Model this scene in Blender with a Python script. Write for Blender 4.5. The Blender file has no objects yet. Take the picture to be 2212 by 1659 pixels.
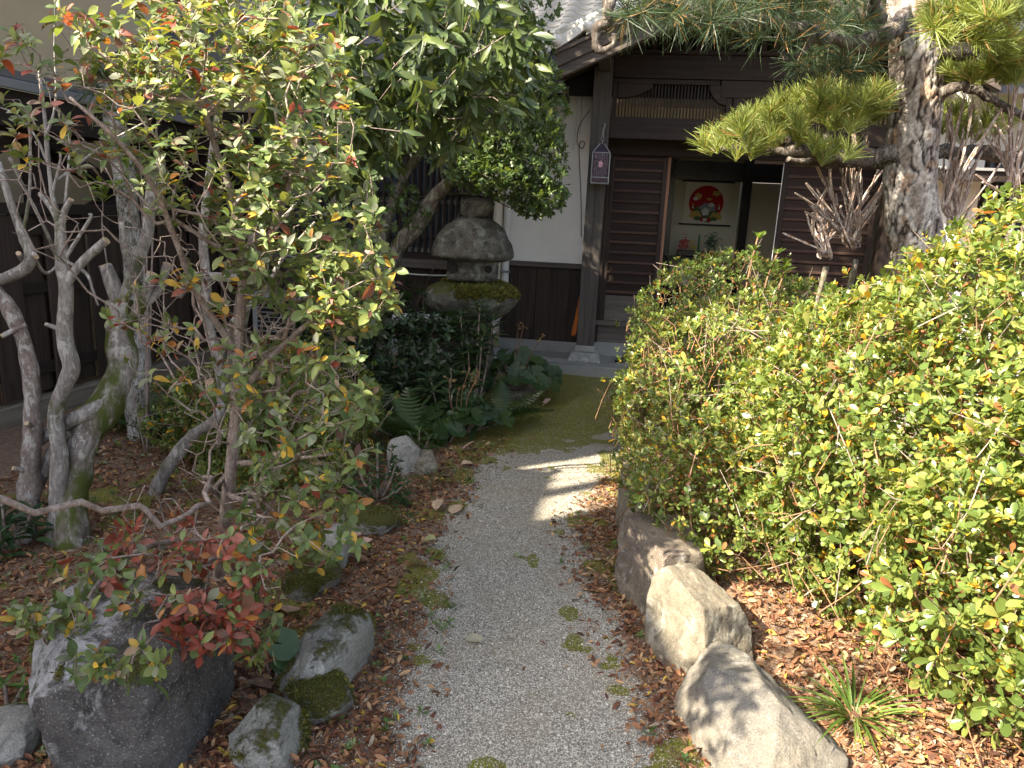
import bpy, math, random
import numpy as np
from mathutils import Vector, Matrix

rng = np.random.default_rng(7)
random.seed(7)
sc = bpy.context.scene
COL = sc.collection
PI = math.pi
R = math.radians

# ------------------------------------------------------------------ camera
CAM_H, PITCH, ROLL = 1.5, R(13), R(2.7)
FPX, CX, CY = 1600.0, 1106.0, 829.5            # focal length and centre in a 2212 px wide picture
cd = bpy.data.cameras.new('camera')
cd.sensor_width = 36
cd.lens = 36 * FPX / 2212
cd.clip_start, cd.clip_end = 0.05, 400
cam = bpy.data.objects.new('camera', cd)
COL.objects.link(cam)
CAM_R = Matrix.Rotation(PI / 2 - PITCH, 3, 'X') @ Matrix.Rotation(ROLL, 3, 'Z')
cam.matrix_world = Matrix.Translation((0, 0, CAM_H)) @ CAM_R.to_4x4()
sc.camera = cam
CR = np.array(CAM_R)
CC = np.array([0, 0, CAM_H])

# ------------------------------------------------------------------ light
SUN_EL, SUN_AZ = R(38), R(-30)                   # over the camera's shoulder on the fence side
SUN = np.array([-math.cos(SUN_AZ) * math.cos(SUN_EL), math.sin(SUN_AZ) * math.cos(SUN_EL), math.sin(SUN_EL)])
w = bpy.data.worlds.new('World')
sc.world = w
w.use_nodes = True
wn = w.node_tree.nodes
sky = wn.new('ShaderNodeTexSky')
sky.sky_type = 'NISHITA'
sky.sun_disc = False
sky.sun_elevation = SUN_EL
sky.sun_rotation = R(240)
sky.air_density = 0.75
sky.dust_density = 3.0
sky.ozone_density = 0.6
bg = wn['Background']
bg.inputs['Strength'].default_value = 0.125
hs = wn.new('ShaderNodeHueSaturation')          # desaturated sky: a paler blue, so the shade turns less blue
hs.inputs['Saturation'].default_value = 0.65
w.node_tree.links.new(sky.outputs[0], hs.inputs['Color'])
w.node_tree.links.new(hs.outputs[0], bg.inputs['Color'])
sl = bpy.data.lights.new('sun', 'SUN')
sl.energy = 5.0
sl.angle = R(0.53)
sl.color = (1.0, 0.88, 0.68)
so = bpy.data.objects.new('sun', sl)
so.rotation_euler = Vector(-SUN).to_track_quat('-Z', 'Y').to_euler()
so.location = (-8, 1, 9)
COL.objects.link(so)
vs = sc.view_settings
vs.view_transform, vs.look, vs.gamma, vs.exposure = 'Standard', 'None', 1.0, 2.1
vs.use_curve_mapping = False
cy = getattr(sc, 'cycles', None)
if cy:
    cy.max_bounces = 6
    cy.diffuse_bounces = 4
    cy.glossy_bounces = 2
    cy.transmission_bounces = 4
    cy.transparent_max_bounces = 4
    cy.caustics_reflective = cy.caustics_refractive = False
    cy.sample_clamp_indirect = 6


# ------------------------------------------------------------------ helpers
def ray(u, v):
    return CR @ np.array([(u - CX) / FPX, -(v - CY) / FPX, -1.0])


def gp(u, v, z=0.0):
    d = ray(u, v)
    return CC + d * (z - CAM_H) / d[2]


def at(u, v, y):
    d = ray(u, v)
    return CC + d * y / d[1]


def project(Pw):
    q = (np.asarray(Pw) - CC) @ CR
    z = np.minimum(q[..., 2], -1e-3)
    return CX + FPX * q[..., 0] / -z, CY - FPX * q[..., 1] / -z, -q[..., 2]


def nrm(a):
    a = np.asarray(a, float)
    return a / np.maximum(np.linalg.norm(a, axis=-1, keepdims=True), 1e-9)


def sstep(x, a, b):
    t = np.clip((x - a) / (b - a), 0, 1)
    return t * t * (3 - 2 * t)


_PERM = np.random.default_rng(3).permutation(4096)


def _h(ix, iy, iz, seed):
    return _PERM[(_PERM[(_PERM[(ix + seed * 57) & 4095] + iy) & 4095] + iz) & 4095] / 4095.0


def vnoise(Pt, seed=0):
    Pt = np.asarray(Pt, float)
    i = np.floor(Pt).astype(int)
    f = Pt - i
    f = f * f * (3 - 2 * f)
    o = 0
    for a in (0, 1):
        for b in (0, 1):
            for c in (0, 1):
                o = o + (f[..., 0] if a else 1 - f[..., 0]) * (f[..., 1] if b else 1 - f[..., 1]) * (f[..., 2] if c else 1 - f[..., 2]) * _h(i[..., 0] + a, i[..., 1] + b, i[..., 2] + c, seed)
    return o


def fbm(Pt, seed=0, oct=4):
    o, s, t = 0, 1.0, 0
    Pt = np.asarray(Pt, float)
    for k in range(oct):
        o = o + s * (vnoise(Pt * 2 ** k + 13.7 * k, seed + k) - 0.5)
        t += s
        s *= 0.5
    return o / t * 2      # about -1..1


def spline(pts, n=6, radii=None):
    Pt = np.asarray(pts, float)
    if radii is not None:
        Pt = np.column_stack([Pt, radii])
    A = np.vstack([2 * Pt[0] - Pt[1], Pt, 2 * Pt[-1] - Pt[-2]])
    out = []
    for i in range(1, len(A) - 2):
        for k in range(n):
            t = k / n
            out.append(0.5 * (2 * A[i] + (A[i + 1] - A[i - 1]) * t + (2 * A[i - 1] - 5 * A[i] + 4 * A[i + 1] - A[i + 2]) * t * t + (3 * A[i] - A[i - 1] - 3 * A[i + 1] + A[i + 2]) * t ** 3))
    out.append(A[-2])
    out = np.array(out)
    return out if radii is None else (out[:, :3], np.maximum(out[:, 3], 1e-4))


class Geo:
    def __init__(s):
        s.v, s.t, s.q, s.n, s.c = [], [], [], 0, []

    def add(s, V, T=None, Q=None, col=None):
        V = np.asarray(V, float).reshape(-1, 3)
        if T is not None and len(T):
            s.t.append(np.asarray(T, int) + s.n)
        if Q is not None and len(Q):
            s.q.append(np.asarray(Q, int) + s.n)
        s.v.append(V)
        if col is not None:
            c = np.asarray(col, float)
            s.c.append(np.broadcast_to(c, (len(V), 3)) if c.ndim == 1 else c)
        s.n += len(V)
        return s

    def box(s, x0, x1, y0, y1, z0, z1, M=None):
        V = np.array([(x, y, z) for x in (x0, x1) for y in (y0, y1) for z in (z0, z1)], float)
        if M is not None:
            V = V @ np.asarray(M)[:3, :3].T + np.asarray(M)[:3, 3]
        return s.add(V, Q=[(0, 1, 3, 2), (4, 6, 7, 5), (0, 4, 5, 1), (2, 3, 7, 6), (0, 2, 6, 4), (1, 5, 7, 3)])

    def prism(s, poly, y0, y1):
        """polygon in x,z pushed from y0 to y1"""
        k = len(poly)
        V = [(x, y0, z) for x, z in poly] + [(x, y1, z) for x, z in poly]
        Q = [(i, (i + 1) % k, k + (i + 1) % k, k + i) for i in range(k)]
        c = np.mean(poly, axis=0)
        V += [(c[0], y0, c[1]), (c[0], y1, c[1])]
        T = [((i + 1) % k, i, 2 * k) for i in range(k)] + [(k + i, k + (i + 1) % k, 2 * k + 1) for i in range(k)]
        return s.add(V, T=T, Q=Q)

    def tube(s, Pt, rad, k=6, cap=True, rough=0.0, seed=0, shape=None, col=None):
        Pt = np.asarray(Pt, float)
        n = len(Pt)
        rad = np.broadcast_to(np.asarray(rad, float), (n,))
        T = nrm(np.gradient(Pt, axis=0))
        a = np.array([0, 0, 1.0]) if abs(T[0][2]) < 0.9 else np.array([1.0, 0, 0])
        X = np.empty((n, 3))
        for i in range(n):
            a = a - T[i] * (a @ T[i])
            a = a / max(np.linalg.norm(a), 1e-9)
            X[i] = a
        Yv = np.cross(T, X)
        th = np.arange(k) * 2 * PI / k
        rr = np.ones(k) if shape is None else np.asarray(shape)
        V = Pt[:, None] + rad[:, None, None] * ((np.cos(th) * rr)[None, :, None] * X[:, None] + (np.sin(th) * rr)[None, :, None] * Yv[:, None])
        if rough:
            nn = fbm(V / (rad.mean() * 2.2), seed, 3)
            V = V + (V - Pt[:, None]) * (nn * rough)[..., None]
        V = V.reshape(-1, 3)
        i = np.arange(n - 1)[:, None] * k
        j = np.arange(k)[None]
        jn = (j + 1) % k
        Q = np.stack([i + j, i + jn, i + k + jn, i + k + j], -1).reshape(-1, 4)
        Tt = []
        if cap:
            V = np.vstack([V, Pt[:1], Pt[-1:]])
            Tt = [(int((q + 1) % k), q, n * k) for q in range(k)] + [((n - 1) * k + q, (n - 1) * k + (q + 1) % k, n * k + 1) for q in range(k)]
        return s.add(V, T=Tt, Q=Q, col=col)

    def mesh(s, name, off=0, smooth=False):
        V = np.vstack(s.v) - off
        return fast_mesh(name, V, [np.vstack(a) for a in (s.t, s.q) if a], np.vstack(s.c) if s.c else None, smooth)


def fast_mesh(name, V, Fs, col=None, smooth=False):
    me = bpy.data.meshes.new(name)
    me.vertices.add(len(V))
    me.vertices.foreach_set('co', np.ascontiguousarray(V, np.float32).ravel())
    idx = np.concatenate([f.ravel() for f in Fs]).astype(np.int32)
    tot = np.concatenate([np.full(len(f), f.shape[1]) for f in Fs])
    st = np.concatenate([[0], np.cumsum(tot)[:-1]]).astype(np.int32)
    me.loops.add(len(idx))
    me.loops.foreach_set('vertex_index', idx)
    me.polygons.add(len(tot))
    me.polygons.foreach_set('loop_start', st)
    me.polygons.foreach_set('use_smooth', np.full(len(tot), bool(smooth)))
    me.update(calc_edges=True)
    if col is not None:
        a = me.color_attributes.new('Col', 'FLOAT_COLOR', 'POINT')
        a.data.foreach_set('color', np.column_stack([col, np.ones(len(col))]).astype(np.float32).ravel())
    return me


ORG = {}


def thing(name, label, cat, loc=(0, 0, 0), rotz=0.0, group=None, local=False):
    o = bpy.data.objects.new(name, None)
    o.empty_display_size = 0.1
    COL.objects.link(o)
    o.location = loc
    o.rotation_euler = (0, 0, rotz)
    o['label'], o['category'] = label, cat
    if group:
        o['group'] = group
    ORG[o] = np.zeros(3) if local else np.array(loc, float)
    return o


def part(name, geo, mat, parent, smooth=False, bevel=0.0, kind=None, label=None):
    off = ORG.get(parent, np.zeros(3)) if parent else np.zeros(3)
    me = geo.mesh(name, off, smooth) if isinstance(geo, Geo) else geo
    if mat is not None and not me.materials:
        me.materials.append(mat)
    o = bpy.data.objects.new(name, me)
    COL.objects.link(o)
    if parent:
        o.parent = parent
        ORG[o] = off
    if bevel:
        b = o.modifiers.new('edge', 'BEVEL')
        b.width, b.segments, b.limit_method = bevel, 2, 'ANGLE'
    if kind:
        o['kind'] = kind
    if label:
        o['label'] = label
    return o


def single(name, geo, mat, label, cat, loc=(0, 0, 0), group=None, smooth=False, bevel=0):
    me = geo.mesh(name, np.array(loc, float), smooth)
    me.materials.append(mat)
    o = bpy.data.objects.new(name, me)
    COL.objects.link(o)
    o.location = loc
    o['label'], o['category'] = label, cat
    if group:
        o['group'] = group
    ORG[o] = np.array(loc, float)
    if bevel:
        b = o.modifiers.new('edge', 'BEVEL')
        b.width, b.segments = bevel, 2
    return o


def struct(name, geo, mat, kind='structure', smooth=False):
    me = geo.mesh(name, 0, smooth) if isinstance(geo, Geo) else geo
    me.materials.append(mat)
    o = bpy.data.objects.new(name, me)
    COL.objects.link(o)
    o['kind'] = kind
    ORG[o] = np.zeros(3)
    return o


# ------------------------------------------------------------------ materials
class Mat:
    def __init__(s, name):
        s.m = bpy.data.materials.new(name)
        s.m.use_nodes = True
        s.nt = s.m.node_tree
        s.b = s.nt.nodes['Principled BSDF']
        s.out = s.nt.nodes['Material Output']
        s._obj = None

    def n(s, t, **kw):
        o = s.nt.nodes.new('ShaderNode' + t)
        for k, v in kw.items():
            setattr(o, k, v)
        return o

    def l(s, a, b):
        s.nt.links.new(a, b)

    def coord(s, scale=(1, 1, 1), rnd=False):
        tc = s.n('TexCoord')
        mp = s.n('Mapping')
        mp.inputs['Scale'].default_value = scale
        s.l(tc.outputs['Object'], mp.inputs['Vector'])
        if rnd:
            oi = s.n('ObjectInfo')
            mu = s.n('Math', operation='MULTIPLY')
            mu.inputs[1].default_value = 37.0
            s.l(oi.outputs['Random'], mu.inputs[0])
            s.l(mu.outputs[0], mp.inputs['Location'])
        return mp.outputs[0]

    def noise(s, vec, scale, detail=4, rough=0.6, dist=0.0):
        o = s.n('TexNoise')
        o.inputs['Scale'].default_value = scale
        o.inputs['Detail'].default_value = detail
        o.inputs['Roughness'].default_value = rough
        o.inputs['Distortion'].default_value = dist
        s.l(vec, o.inputs['Vector'])
        return o.outputs['Fac']

    def voro(s, vec, scale, out='Distance', feature='F1'):
        o = s.n('TexVoronoi', feature=feature)
        o.inputs['Scale'].default_value = scale
        s.l(vec, o.inputs['Vector'])
        return o.outputs[out]

    def ramp(s, fac, stops, interp='LINEAR'):
        o = s.n('ValToRGB')
        o.color_ramp.interpolation = interp
        e = o.color_ramp.elements
        while len(e) < len(stops):
            e.new(0.5)
        for k, (p, c) in zip(e, stops):
            k.position = p
            k.color = (*c, 1) if hasattr(c, '__len__') else (c, c, c, 1)
        s.l(fac, o.inputs[0])
        return o.outputs[0]

    def mix(s, fac, a, b, mode='MIX'):
        o = s.n('Mix', data_type='RGBA', blend_type=mode)
        for sock, val in ((o.inputs[0], fac), (o.inputs[6], a), (o.inputs[7], b)):
            if isinstance(val, (int, float)):
                sock.default_value = val
            elif isinstance(val, tuple):
                sock.default_value = (*val, 1)
            else:
                s.l(val, sock)
        return o.outputs[2]

    def math(s, op, a, b=0.0):
        o = s.n('Math', operation=op)
        for sock, val in ((o.inputs[0], a), (o.inputs[1], b)):
            if isinstance(val, (int, float)):
                sock.default_value = val
            else:
                s.l(val, sock)
        return o.outputs[0]

    def bump(s, h, strength=0.5, dist=0.01):
        o = s.n('Bump')
        o.inputs['Strength'].default_value = strength
        o.inputs['Distance'].default_value = dist
        s.l(h, o.inputs['Height'])
        s.l(o.outputs[0], s.b.inputs['Normal'])

    def col(s, c):
        if isinstance(c, tuple):
            s.b.inputs['Base Color'].default_value = (*c, 1)
        else:
            s.l(c, s.b.inputs['Base Color'])

    def rough(s, r, spec=0.3):
        s.b.inputs['Roughness'].default_value = r
        s.b.inputs['Specular IOR Level'].default_value = spec

    def up(s):
        g = s.n('NewGeometry')
        x = s.n('SeparateXYZ')
        s.l(g.outputs['Normal'], x.inputs[0])
        return x.outputs['Z']

    def rand(s):
        return s.n('ObjectInfo').outputs['Random']


def mat_plain(name, c, rough=0.6, spec=0.3, var=0.12, scale=8, bump=0.0):
    m = Mat(name)
    v = m.coord()
    f = m.noise(v, scale, 5)
    m.col(m.mix(m.ramp(f, [(0.3, 0.0), (0.7, 1.0)]), tuple(x * (1 - var) for x in c), tuple(min(1, x * (1 + var)) for x in c)))
    m.rough(rough, spec)
    if bump:
        m.bump(m.noise(v, scale * 8, 4), bump, 0.004)
    return m.m


def mat_wood(name, c1, c2, axis=2, rough=0.7, grain=1.0, vary=0.35):
    m = Mat(name)
    sc3 = [28.0 * grain] * 3
    sc3[axis] = 1.3
    v = m.coord(tuple(sc3), rnd=True)
    f = m.noise(v, 1.0, 6, 0.65, 0.6)
    f2 = m.noise(m.coord((3, 3, 3), rnd=True), 1.0, 4)
    c = m.mix(m.ramp(f, [(0.32, 0.0), (0.68, 1.0)]), c1, c2)
    c = m.mix(m.math('MULTIPLY', f2, 0.5), c, tuple(x * 0.55 for x in c1))
    br = m.math('ADD', m.math('MULTIPLY', m.rand(), vary), 1 - vary / 2)
    cc = m.n('Mix', data_type='RGBA', blend_type='MULTIPLY')
    cc.inputs[0].default_value = 1.0
    m.l(c, cc.inputs[6])
    m.l(br, cc.inputs[7])
    m.col(cc.outputs[2])
    m.rough(rough, 0.25)
    m.bump(f, 0.35, 0.004)
    return m.m


def mat_leaf(name, rough=0.38, spec=0.45, trans=0.3, boost=1.9):
    m = Mat(name)
    a = m.n('Attribute', attribute_name='Col')
    v = m.coord()
    f = m.noise(v, 45, 3)
    c = m.mix(1.0, a.outputs['Color'], m.ramp(f, [(0.3, 0.72), (0.7, 1.22)]), 'MULTIPLY')
    m.col(c)
    m.rough(rough, spec)
    tr = m.n('BsdfTranslucent')
    tc = m.mix(1.0, c, (boost * 1.1, boost, boost * 0.42), 'MULTIPLY')
    m.l(tc, tr.inputs['Color'])
    mx = m.n('MixShader')
    mx.inputs[0].default_value = trans
    m.l(m.b.outputs[0], mx.inputs[1])
    m.l(tr.outputs[0], mx.inputs[2])
    m.l(mx.outputs[0], m.out.inputs['Surface'])
    return m.m


def mat_bark(name, c1, c2, spot=None, moss=0.0, scale=14, bump=0.7):
    m = Mat(name)
    v = m.coord((1, 1, 0.45))
    f = m.noise(v, scale, 6, 0.7)
    f2 = m.noise(v, scale * 5, 4, 0.7)
    c = m.mix(m.ramp(f, [(0.35, 0.0), (0.62, 1.0)]), c1, c2)
    c = m.mix(m.math('MULTIPLY', m.ramp(f2, [(0.45, 0.0), (0.6, 1.0)]), 0.45), c, tuple(x * 0.4 for x in c1))
    if spot:
        f3 = m.noise(v, scale * 1.7, 5, 0.75, 0.8)
        c = m.mix(m.ramp(f3, [(0.52, 0.0), (0.58, 1.0)]), c, spot)
    if moss:
        f4 = m.noise(v, scale * 0.6, 5)
        c = m.mix(m.ramp(f4, [(0.62 - moss * 0.25, 0.0), (0.72 - moss * 0.25, 1.0)]), c, (0.07, 0.085, 0.02))
    m.col(c)
    m.rough(0.85, 0.2)
    m.bump(m.math('ADD', f, f2), bump, 0.006)
    return m.m


def mat_rock(name, c1, c2, lichen=0.3, moss=0.0, lich=(0.5, 0.5, 0.46), dark=(0.05, 0.047, 0.045), dk=0.35, side=None):
    m = Mat(name)
    v = m.coord()
    f = m.noise(v, 3.2, 6, 0.62, 0.4)
    fine = m.noise(v, 190, 5, 0.8)
    mid = m.noise(v, 19, 6, 0.75)
    c = m.mix(m.ramp(f, [(0.36, 0.0), (0.64, 1.0)]), c1, c2)
    c = m.mix(m.math('MULTIPLY', m.ramp(m.noise(v, 5.5, 6, 0.7, 0.8), [(0.5, 0.0), (0.63, 1.0)]), dk * 2), c, dark)
    c = m.mix(m.ramp(fine, [(0.3, 0.25), (0.56, 1.0)]), tuple(x * 0.3 for x in c1), c)
    c = m.mix(m.math('MULTIPLY', m.ramp(mid, [(0.36, 1.0), (0.5, 0.0)]), 0.55), c, tuple(x * 0.45 for x in c1))
    c = m.mix(m.math('MULTIPLY', m.ramp(m.noise(v, 150, 3, 0.6), [(0.6, 0.0), (0.68, 1.0)]), 0.6), c, lich)
    if lichen:
        lf = m.noise(v, 7.5, 6, 0.75, 0.5)
        if side:
            xz = m.n('SeparateXYZ')
            m.l(v, xz.inputs[0])
            lf = m.math('ADD', lf, m.math('ADD', m.math('MULTIPLY', xz.outputs[0], side[0]), m.math('MULTIPLY', xz.outputs[2], side[1])))
        g = m.math('MULTIPLY', m.ramp(lf, [(0.6 - lichen * 0.25, 0.0), (0.68 - lichen * 0.22, 1.0)]), m.ramp(mid, [(0.36, 0.25), (0.6, 1.0)]))
        c = m.mix(m.math('MULTIPLY', g, 0.85), c, lich)
    h = m.math('ADD', m.math('MULTIPLY', mid, 0.7), m.math('MULTIPLY', fine, 0.5))
    if moss:
        z = m.up()
        g = m.math('ADD', m.math('MULTIPLY', z, 0.2), m.math('ADD', m.math('MULTIPLY', m.noise(v, 6.0, 6, 0.7), 0.78), m.math('MULTIPLY', m.noise(v, 60, 5, 0.8), 0.22)))
        g = m.ramp(g, [(0.82 - moss * 0.35, 0.0), (0.9 - moss * 0.35, 1.0)])
        mc = m.mix(m.ramp(m.noise(v, 130, 4, 0.8), [(0.35, 0.0), (0.65, 1.0)]), (0.035, 0.045, 0.01), (0.17, 0.17, 0.035))
        mc = m.mix(m.ramp(mid, [(0.5, 0.0), (0.66, 0.8)]), mc, (0.13, 0.1, 0.045))
        c = m.mix(g, c, mc)
        h = m.math('ADD', h, m.math('MULTIPLY', g, m.math('ADD', m.noise(v, 190, 3, 0.8), 0.4)))
    m.col(c)
    m.rough(0.85, 0.25)
    m.bump(h, 1.0, 0.014)
    return m.m


LEAF_SOFT = mat_leaf('soft_leaf', 0.48, 0.4, 0.3, 1.7)
LEAF_GLOSS = mat_leaf('glossy_leaf', 0.38, 0.42, 0.24, 1.8)
LEAF_HEDGE = mat_leaf('hedge_leaf', 0.33, 0.5, 0.36, 1.9)
LEAF_DRY = mat_leaf('dry_leaf', 0.7, 0.2, 0.15, 1.3)
NEEDLE = mat_leaf('pine_needle', 0.45, 0.35, 0.3, 1.6)
BARK_TWIG = mat_bark('twig_bark', (0.2, 0.15, 0.125), (0.42, 0.35, 0.31), scale=30)
BARK_HEDGE = mat_bark('hedge_twig_bark', (0.2, 0.11, 0.06), (0.32, 0.2, 0.12), scale=30)
BARK_GREY = mat_bark('smooth_grey_bark', (0.17, 0.15, 0.135), (0.34, 0.31, 0.285), spot=(0.4, 0.38, 0.35), moss=0.2, scale=15, bump=0.6)
BARK_FLAKY = mat_bark('flaky_bark', (0.17, 0.13, 0.11), (0.33, 0.28, 0.25), spot=(0.4, 0.38, 0.36), scale=20)
BARK_MOSS = mat_bark('mossy_bark', (0.13, 0.105, 0.09), (0.3, 0.26, 0.235), spot=(0.4, 0.38, 0.35), moss=0.75, scale=11)
BARK_LICHEN = mat_bark('lichen_bark', (0.18, 0.16, 0.13), (0.5, 0.49, 0.46), spot=(0.08, 0.07, 0.055), moss=0.25, scale=26)
BARK_DARK = mat_bark('dark_bark', (0.07, 0.055, 0.045), (0.2, 0.17, 0.14), spot=(0.27, 0.27, 0.22), moss=0.45, scale=16)
CUT_WOOD = mat_plain('cut_wood', (0.42, 0.31, 0.2), 0.8, 0.2, 0.25, 40)
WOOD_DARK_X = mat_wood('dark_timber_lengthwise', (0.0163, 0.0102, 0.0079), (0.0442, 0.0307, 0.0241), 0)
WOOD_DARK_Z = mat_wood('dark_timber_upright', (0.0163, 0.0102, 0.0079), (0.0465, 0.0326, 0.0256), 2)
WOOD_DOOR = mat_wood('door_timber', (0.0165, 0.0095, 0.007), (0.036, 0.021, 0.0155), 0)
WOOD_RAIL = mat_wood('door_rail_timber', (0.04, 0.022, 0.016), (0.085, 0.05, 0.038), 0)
WOOD_POST = mat_wood('weathered_post_timber', (0.0510, 0.0442, 0.0391), (0.1275, 0.1148, 0.1020), 2)
WOOD_GREY = mat_wood('grey_timber', (0.07, 0.058, 0.05), (0.16, 0.14, 0.125), 0)
WOOD_BARGE = mat_wood('weathered_barge_timber', (0.0480, 0.0360, 0.0304), (0.1600, 0.1320, 0.1120), 0)
WOOD_PLANK = mat_wood('wainscot_plank', (0.0237, 0.0158, 0.0127), (0.0632, 0.0432, 0.0337), 2, vary=0.5)
WOOD_FENCE = mat_wood('fence_plank', (0.0350, 0.0231, 0.0182), (0.0910, 0.0616, 0.0462), 2, vary=0.6)
WOOD_SILL = mat_wood('fence_sill_timber', (0.16, 0.13, 0.1), (0.3, 0.27, 0.21), 1)
WOOD_RED = mat_wood('red_brown_board', (0.2, 0.1, 0.06), (0.34, 0.19, 0.12), 2)
PLASTER = mat_plain('white_plaster', (0.74, 0.725, 0.69), 0.9, 0.2, 0.08, 1.6, 0.08)
CREAM = mat_plain('cream_plaster', (0.62, 0.57, 0.46), 0.9, 0.2, 0.05, 2.5, 0.05)
BEIGE = mat_plain('beige_stucco', (0.56, 0.45, 0.29), 0.95, 0.2, 0.07, 3, 0.5)
ROOMWALL = mat_plain('room_wall', (0.5, 0.48, 0.36), 0.95, 0.1, 0.04, 4)
FUSUMA = mat_plain('sliding_panel_paper', (0.36, 0.31, 0.22), 0.95, 0.1, 0.05, 4)
PVC = mat_plain('pale_pipe', (0.62, 0.63, 0.62), 0.45, 0.4, 0.05, 6)
CONCRETE = mat_plain('concrete', (0.27, 0.27, 0.255), 0.9, 0.25, 0.22, 3, 0.4)
SLATE = mat_plain('slate_slab', (0.2, 0.2, 0.195), 0.85, 0.3, 0.25, 5, 0.3)
GRANITE = mat_rock('dressed_granite', (0.34, 0.34, 0.32), (0.46, 0.46, 0.43), 0.2, 0, dk=0.1)
TILE = mat_plain('roof_tile_clay', (0.055, 0.058, 0.066), 0.5, 0.4, 0.25, 5)
WHITE_TILE = mat_plain('white_verge_tile', (0.62, 0.61, 0.58), 0.5, 0.4, 0.1, 8)
METAL = mat_plain('grey_metal', (0.2, 0.2, 0.2), 0.4, 0.5, 0.08, 6)
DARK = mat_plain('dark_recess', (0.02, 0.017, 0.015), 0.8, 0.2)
LACQUER = mat_plain('black_lacquer', (0.015, 0.012, 0.012), 0.25, 0.5)
GLASSY = Mat('window_glass')
GLASSY.col((0.09, 0.11, 0.14))
GLASSY.rough(0.12, 0.5)
GLASSY = GLASSY.m
ORANGE = mat_plain('orange_plastic', (0.62, 0.17, 0.03), 0.4, 0.4, 0.06)
BLACK = mat_plain('black_cord', (0.015, 0.015, 0.016), 0.5, 0.4)
CORD = mat_plain('white_cord', (0.6, 0.6, 0.58), 0.5, 0.4)
LEAD = mat_plain('lead_came', (0.3, 0.32, 0.34), 0.45, 0.5, 0.15, 60)
PAPER = mat_plain('scroll_cloth', (0.52, 0.49, 0.4), 0.9, 0.1, 0.04)
PAPER_CREAM = mat_plain('frieze_paper', (0.5, 0.37, 0.17), 0.9, 0.1, 0.1)


# ------------------------------------------------------------------ leaves
def leaf_shape(wd=0.35, rows=3, fold=0.18, droop=0.25, peak=0.5, twist=0.0, spiny=0):
    """blade of length 1 along +y, face to +z"""
    V = [(0, 0, 0)]
    ts = np.linspace(0, 1, rows + 2)[1:-1]
    for i, t in enumerate(ts):
        wv = wd * 0.5 * (math.sin(PI * t ** (math.log(0.5) / math.log(peak))) ** 0.75)
        if spiny:
            wv *= 1.25 if i % 2 == 0 else 0.55
        z = -droop * t * t
        a = twist * t
        V += [(-wv * math.cos(a), t, z + fold * wv * 2 - wv * math.sin(a)), (0, t - 0.02, z), (wv * math.cos(a), t, z + fold * wv * 2 + wv * math.sin(a))]
    V.append((0, 1, -droop))
    Q, T = [], [(0, 2, 1), (0, 3, 2)]
    for i in range(rows - 1):
        a = 1 + 3 * i
        Q += [(a, a + 1, a + 4, a + 3), (a + 1, a + 2, a + 5, a + 4)]
    a = 1 + 3 * (rows - 1)
    e = len(V) - 1
    T += [(a, a + 1, e), (a + 1, a + 2, e)]
    return np.array(V, float), np.array(T), np.array(Q).reshape(-1, 4)


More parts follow.
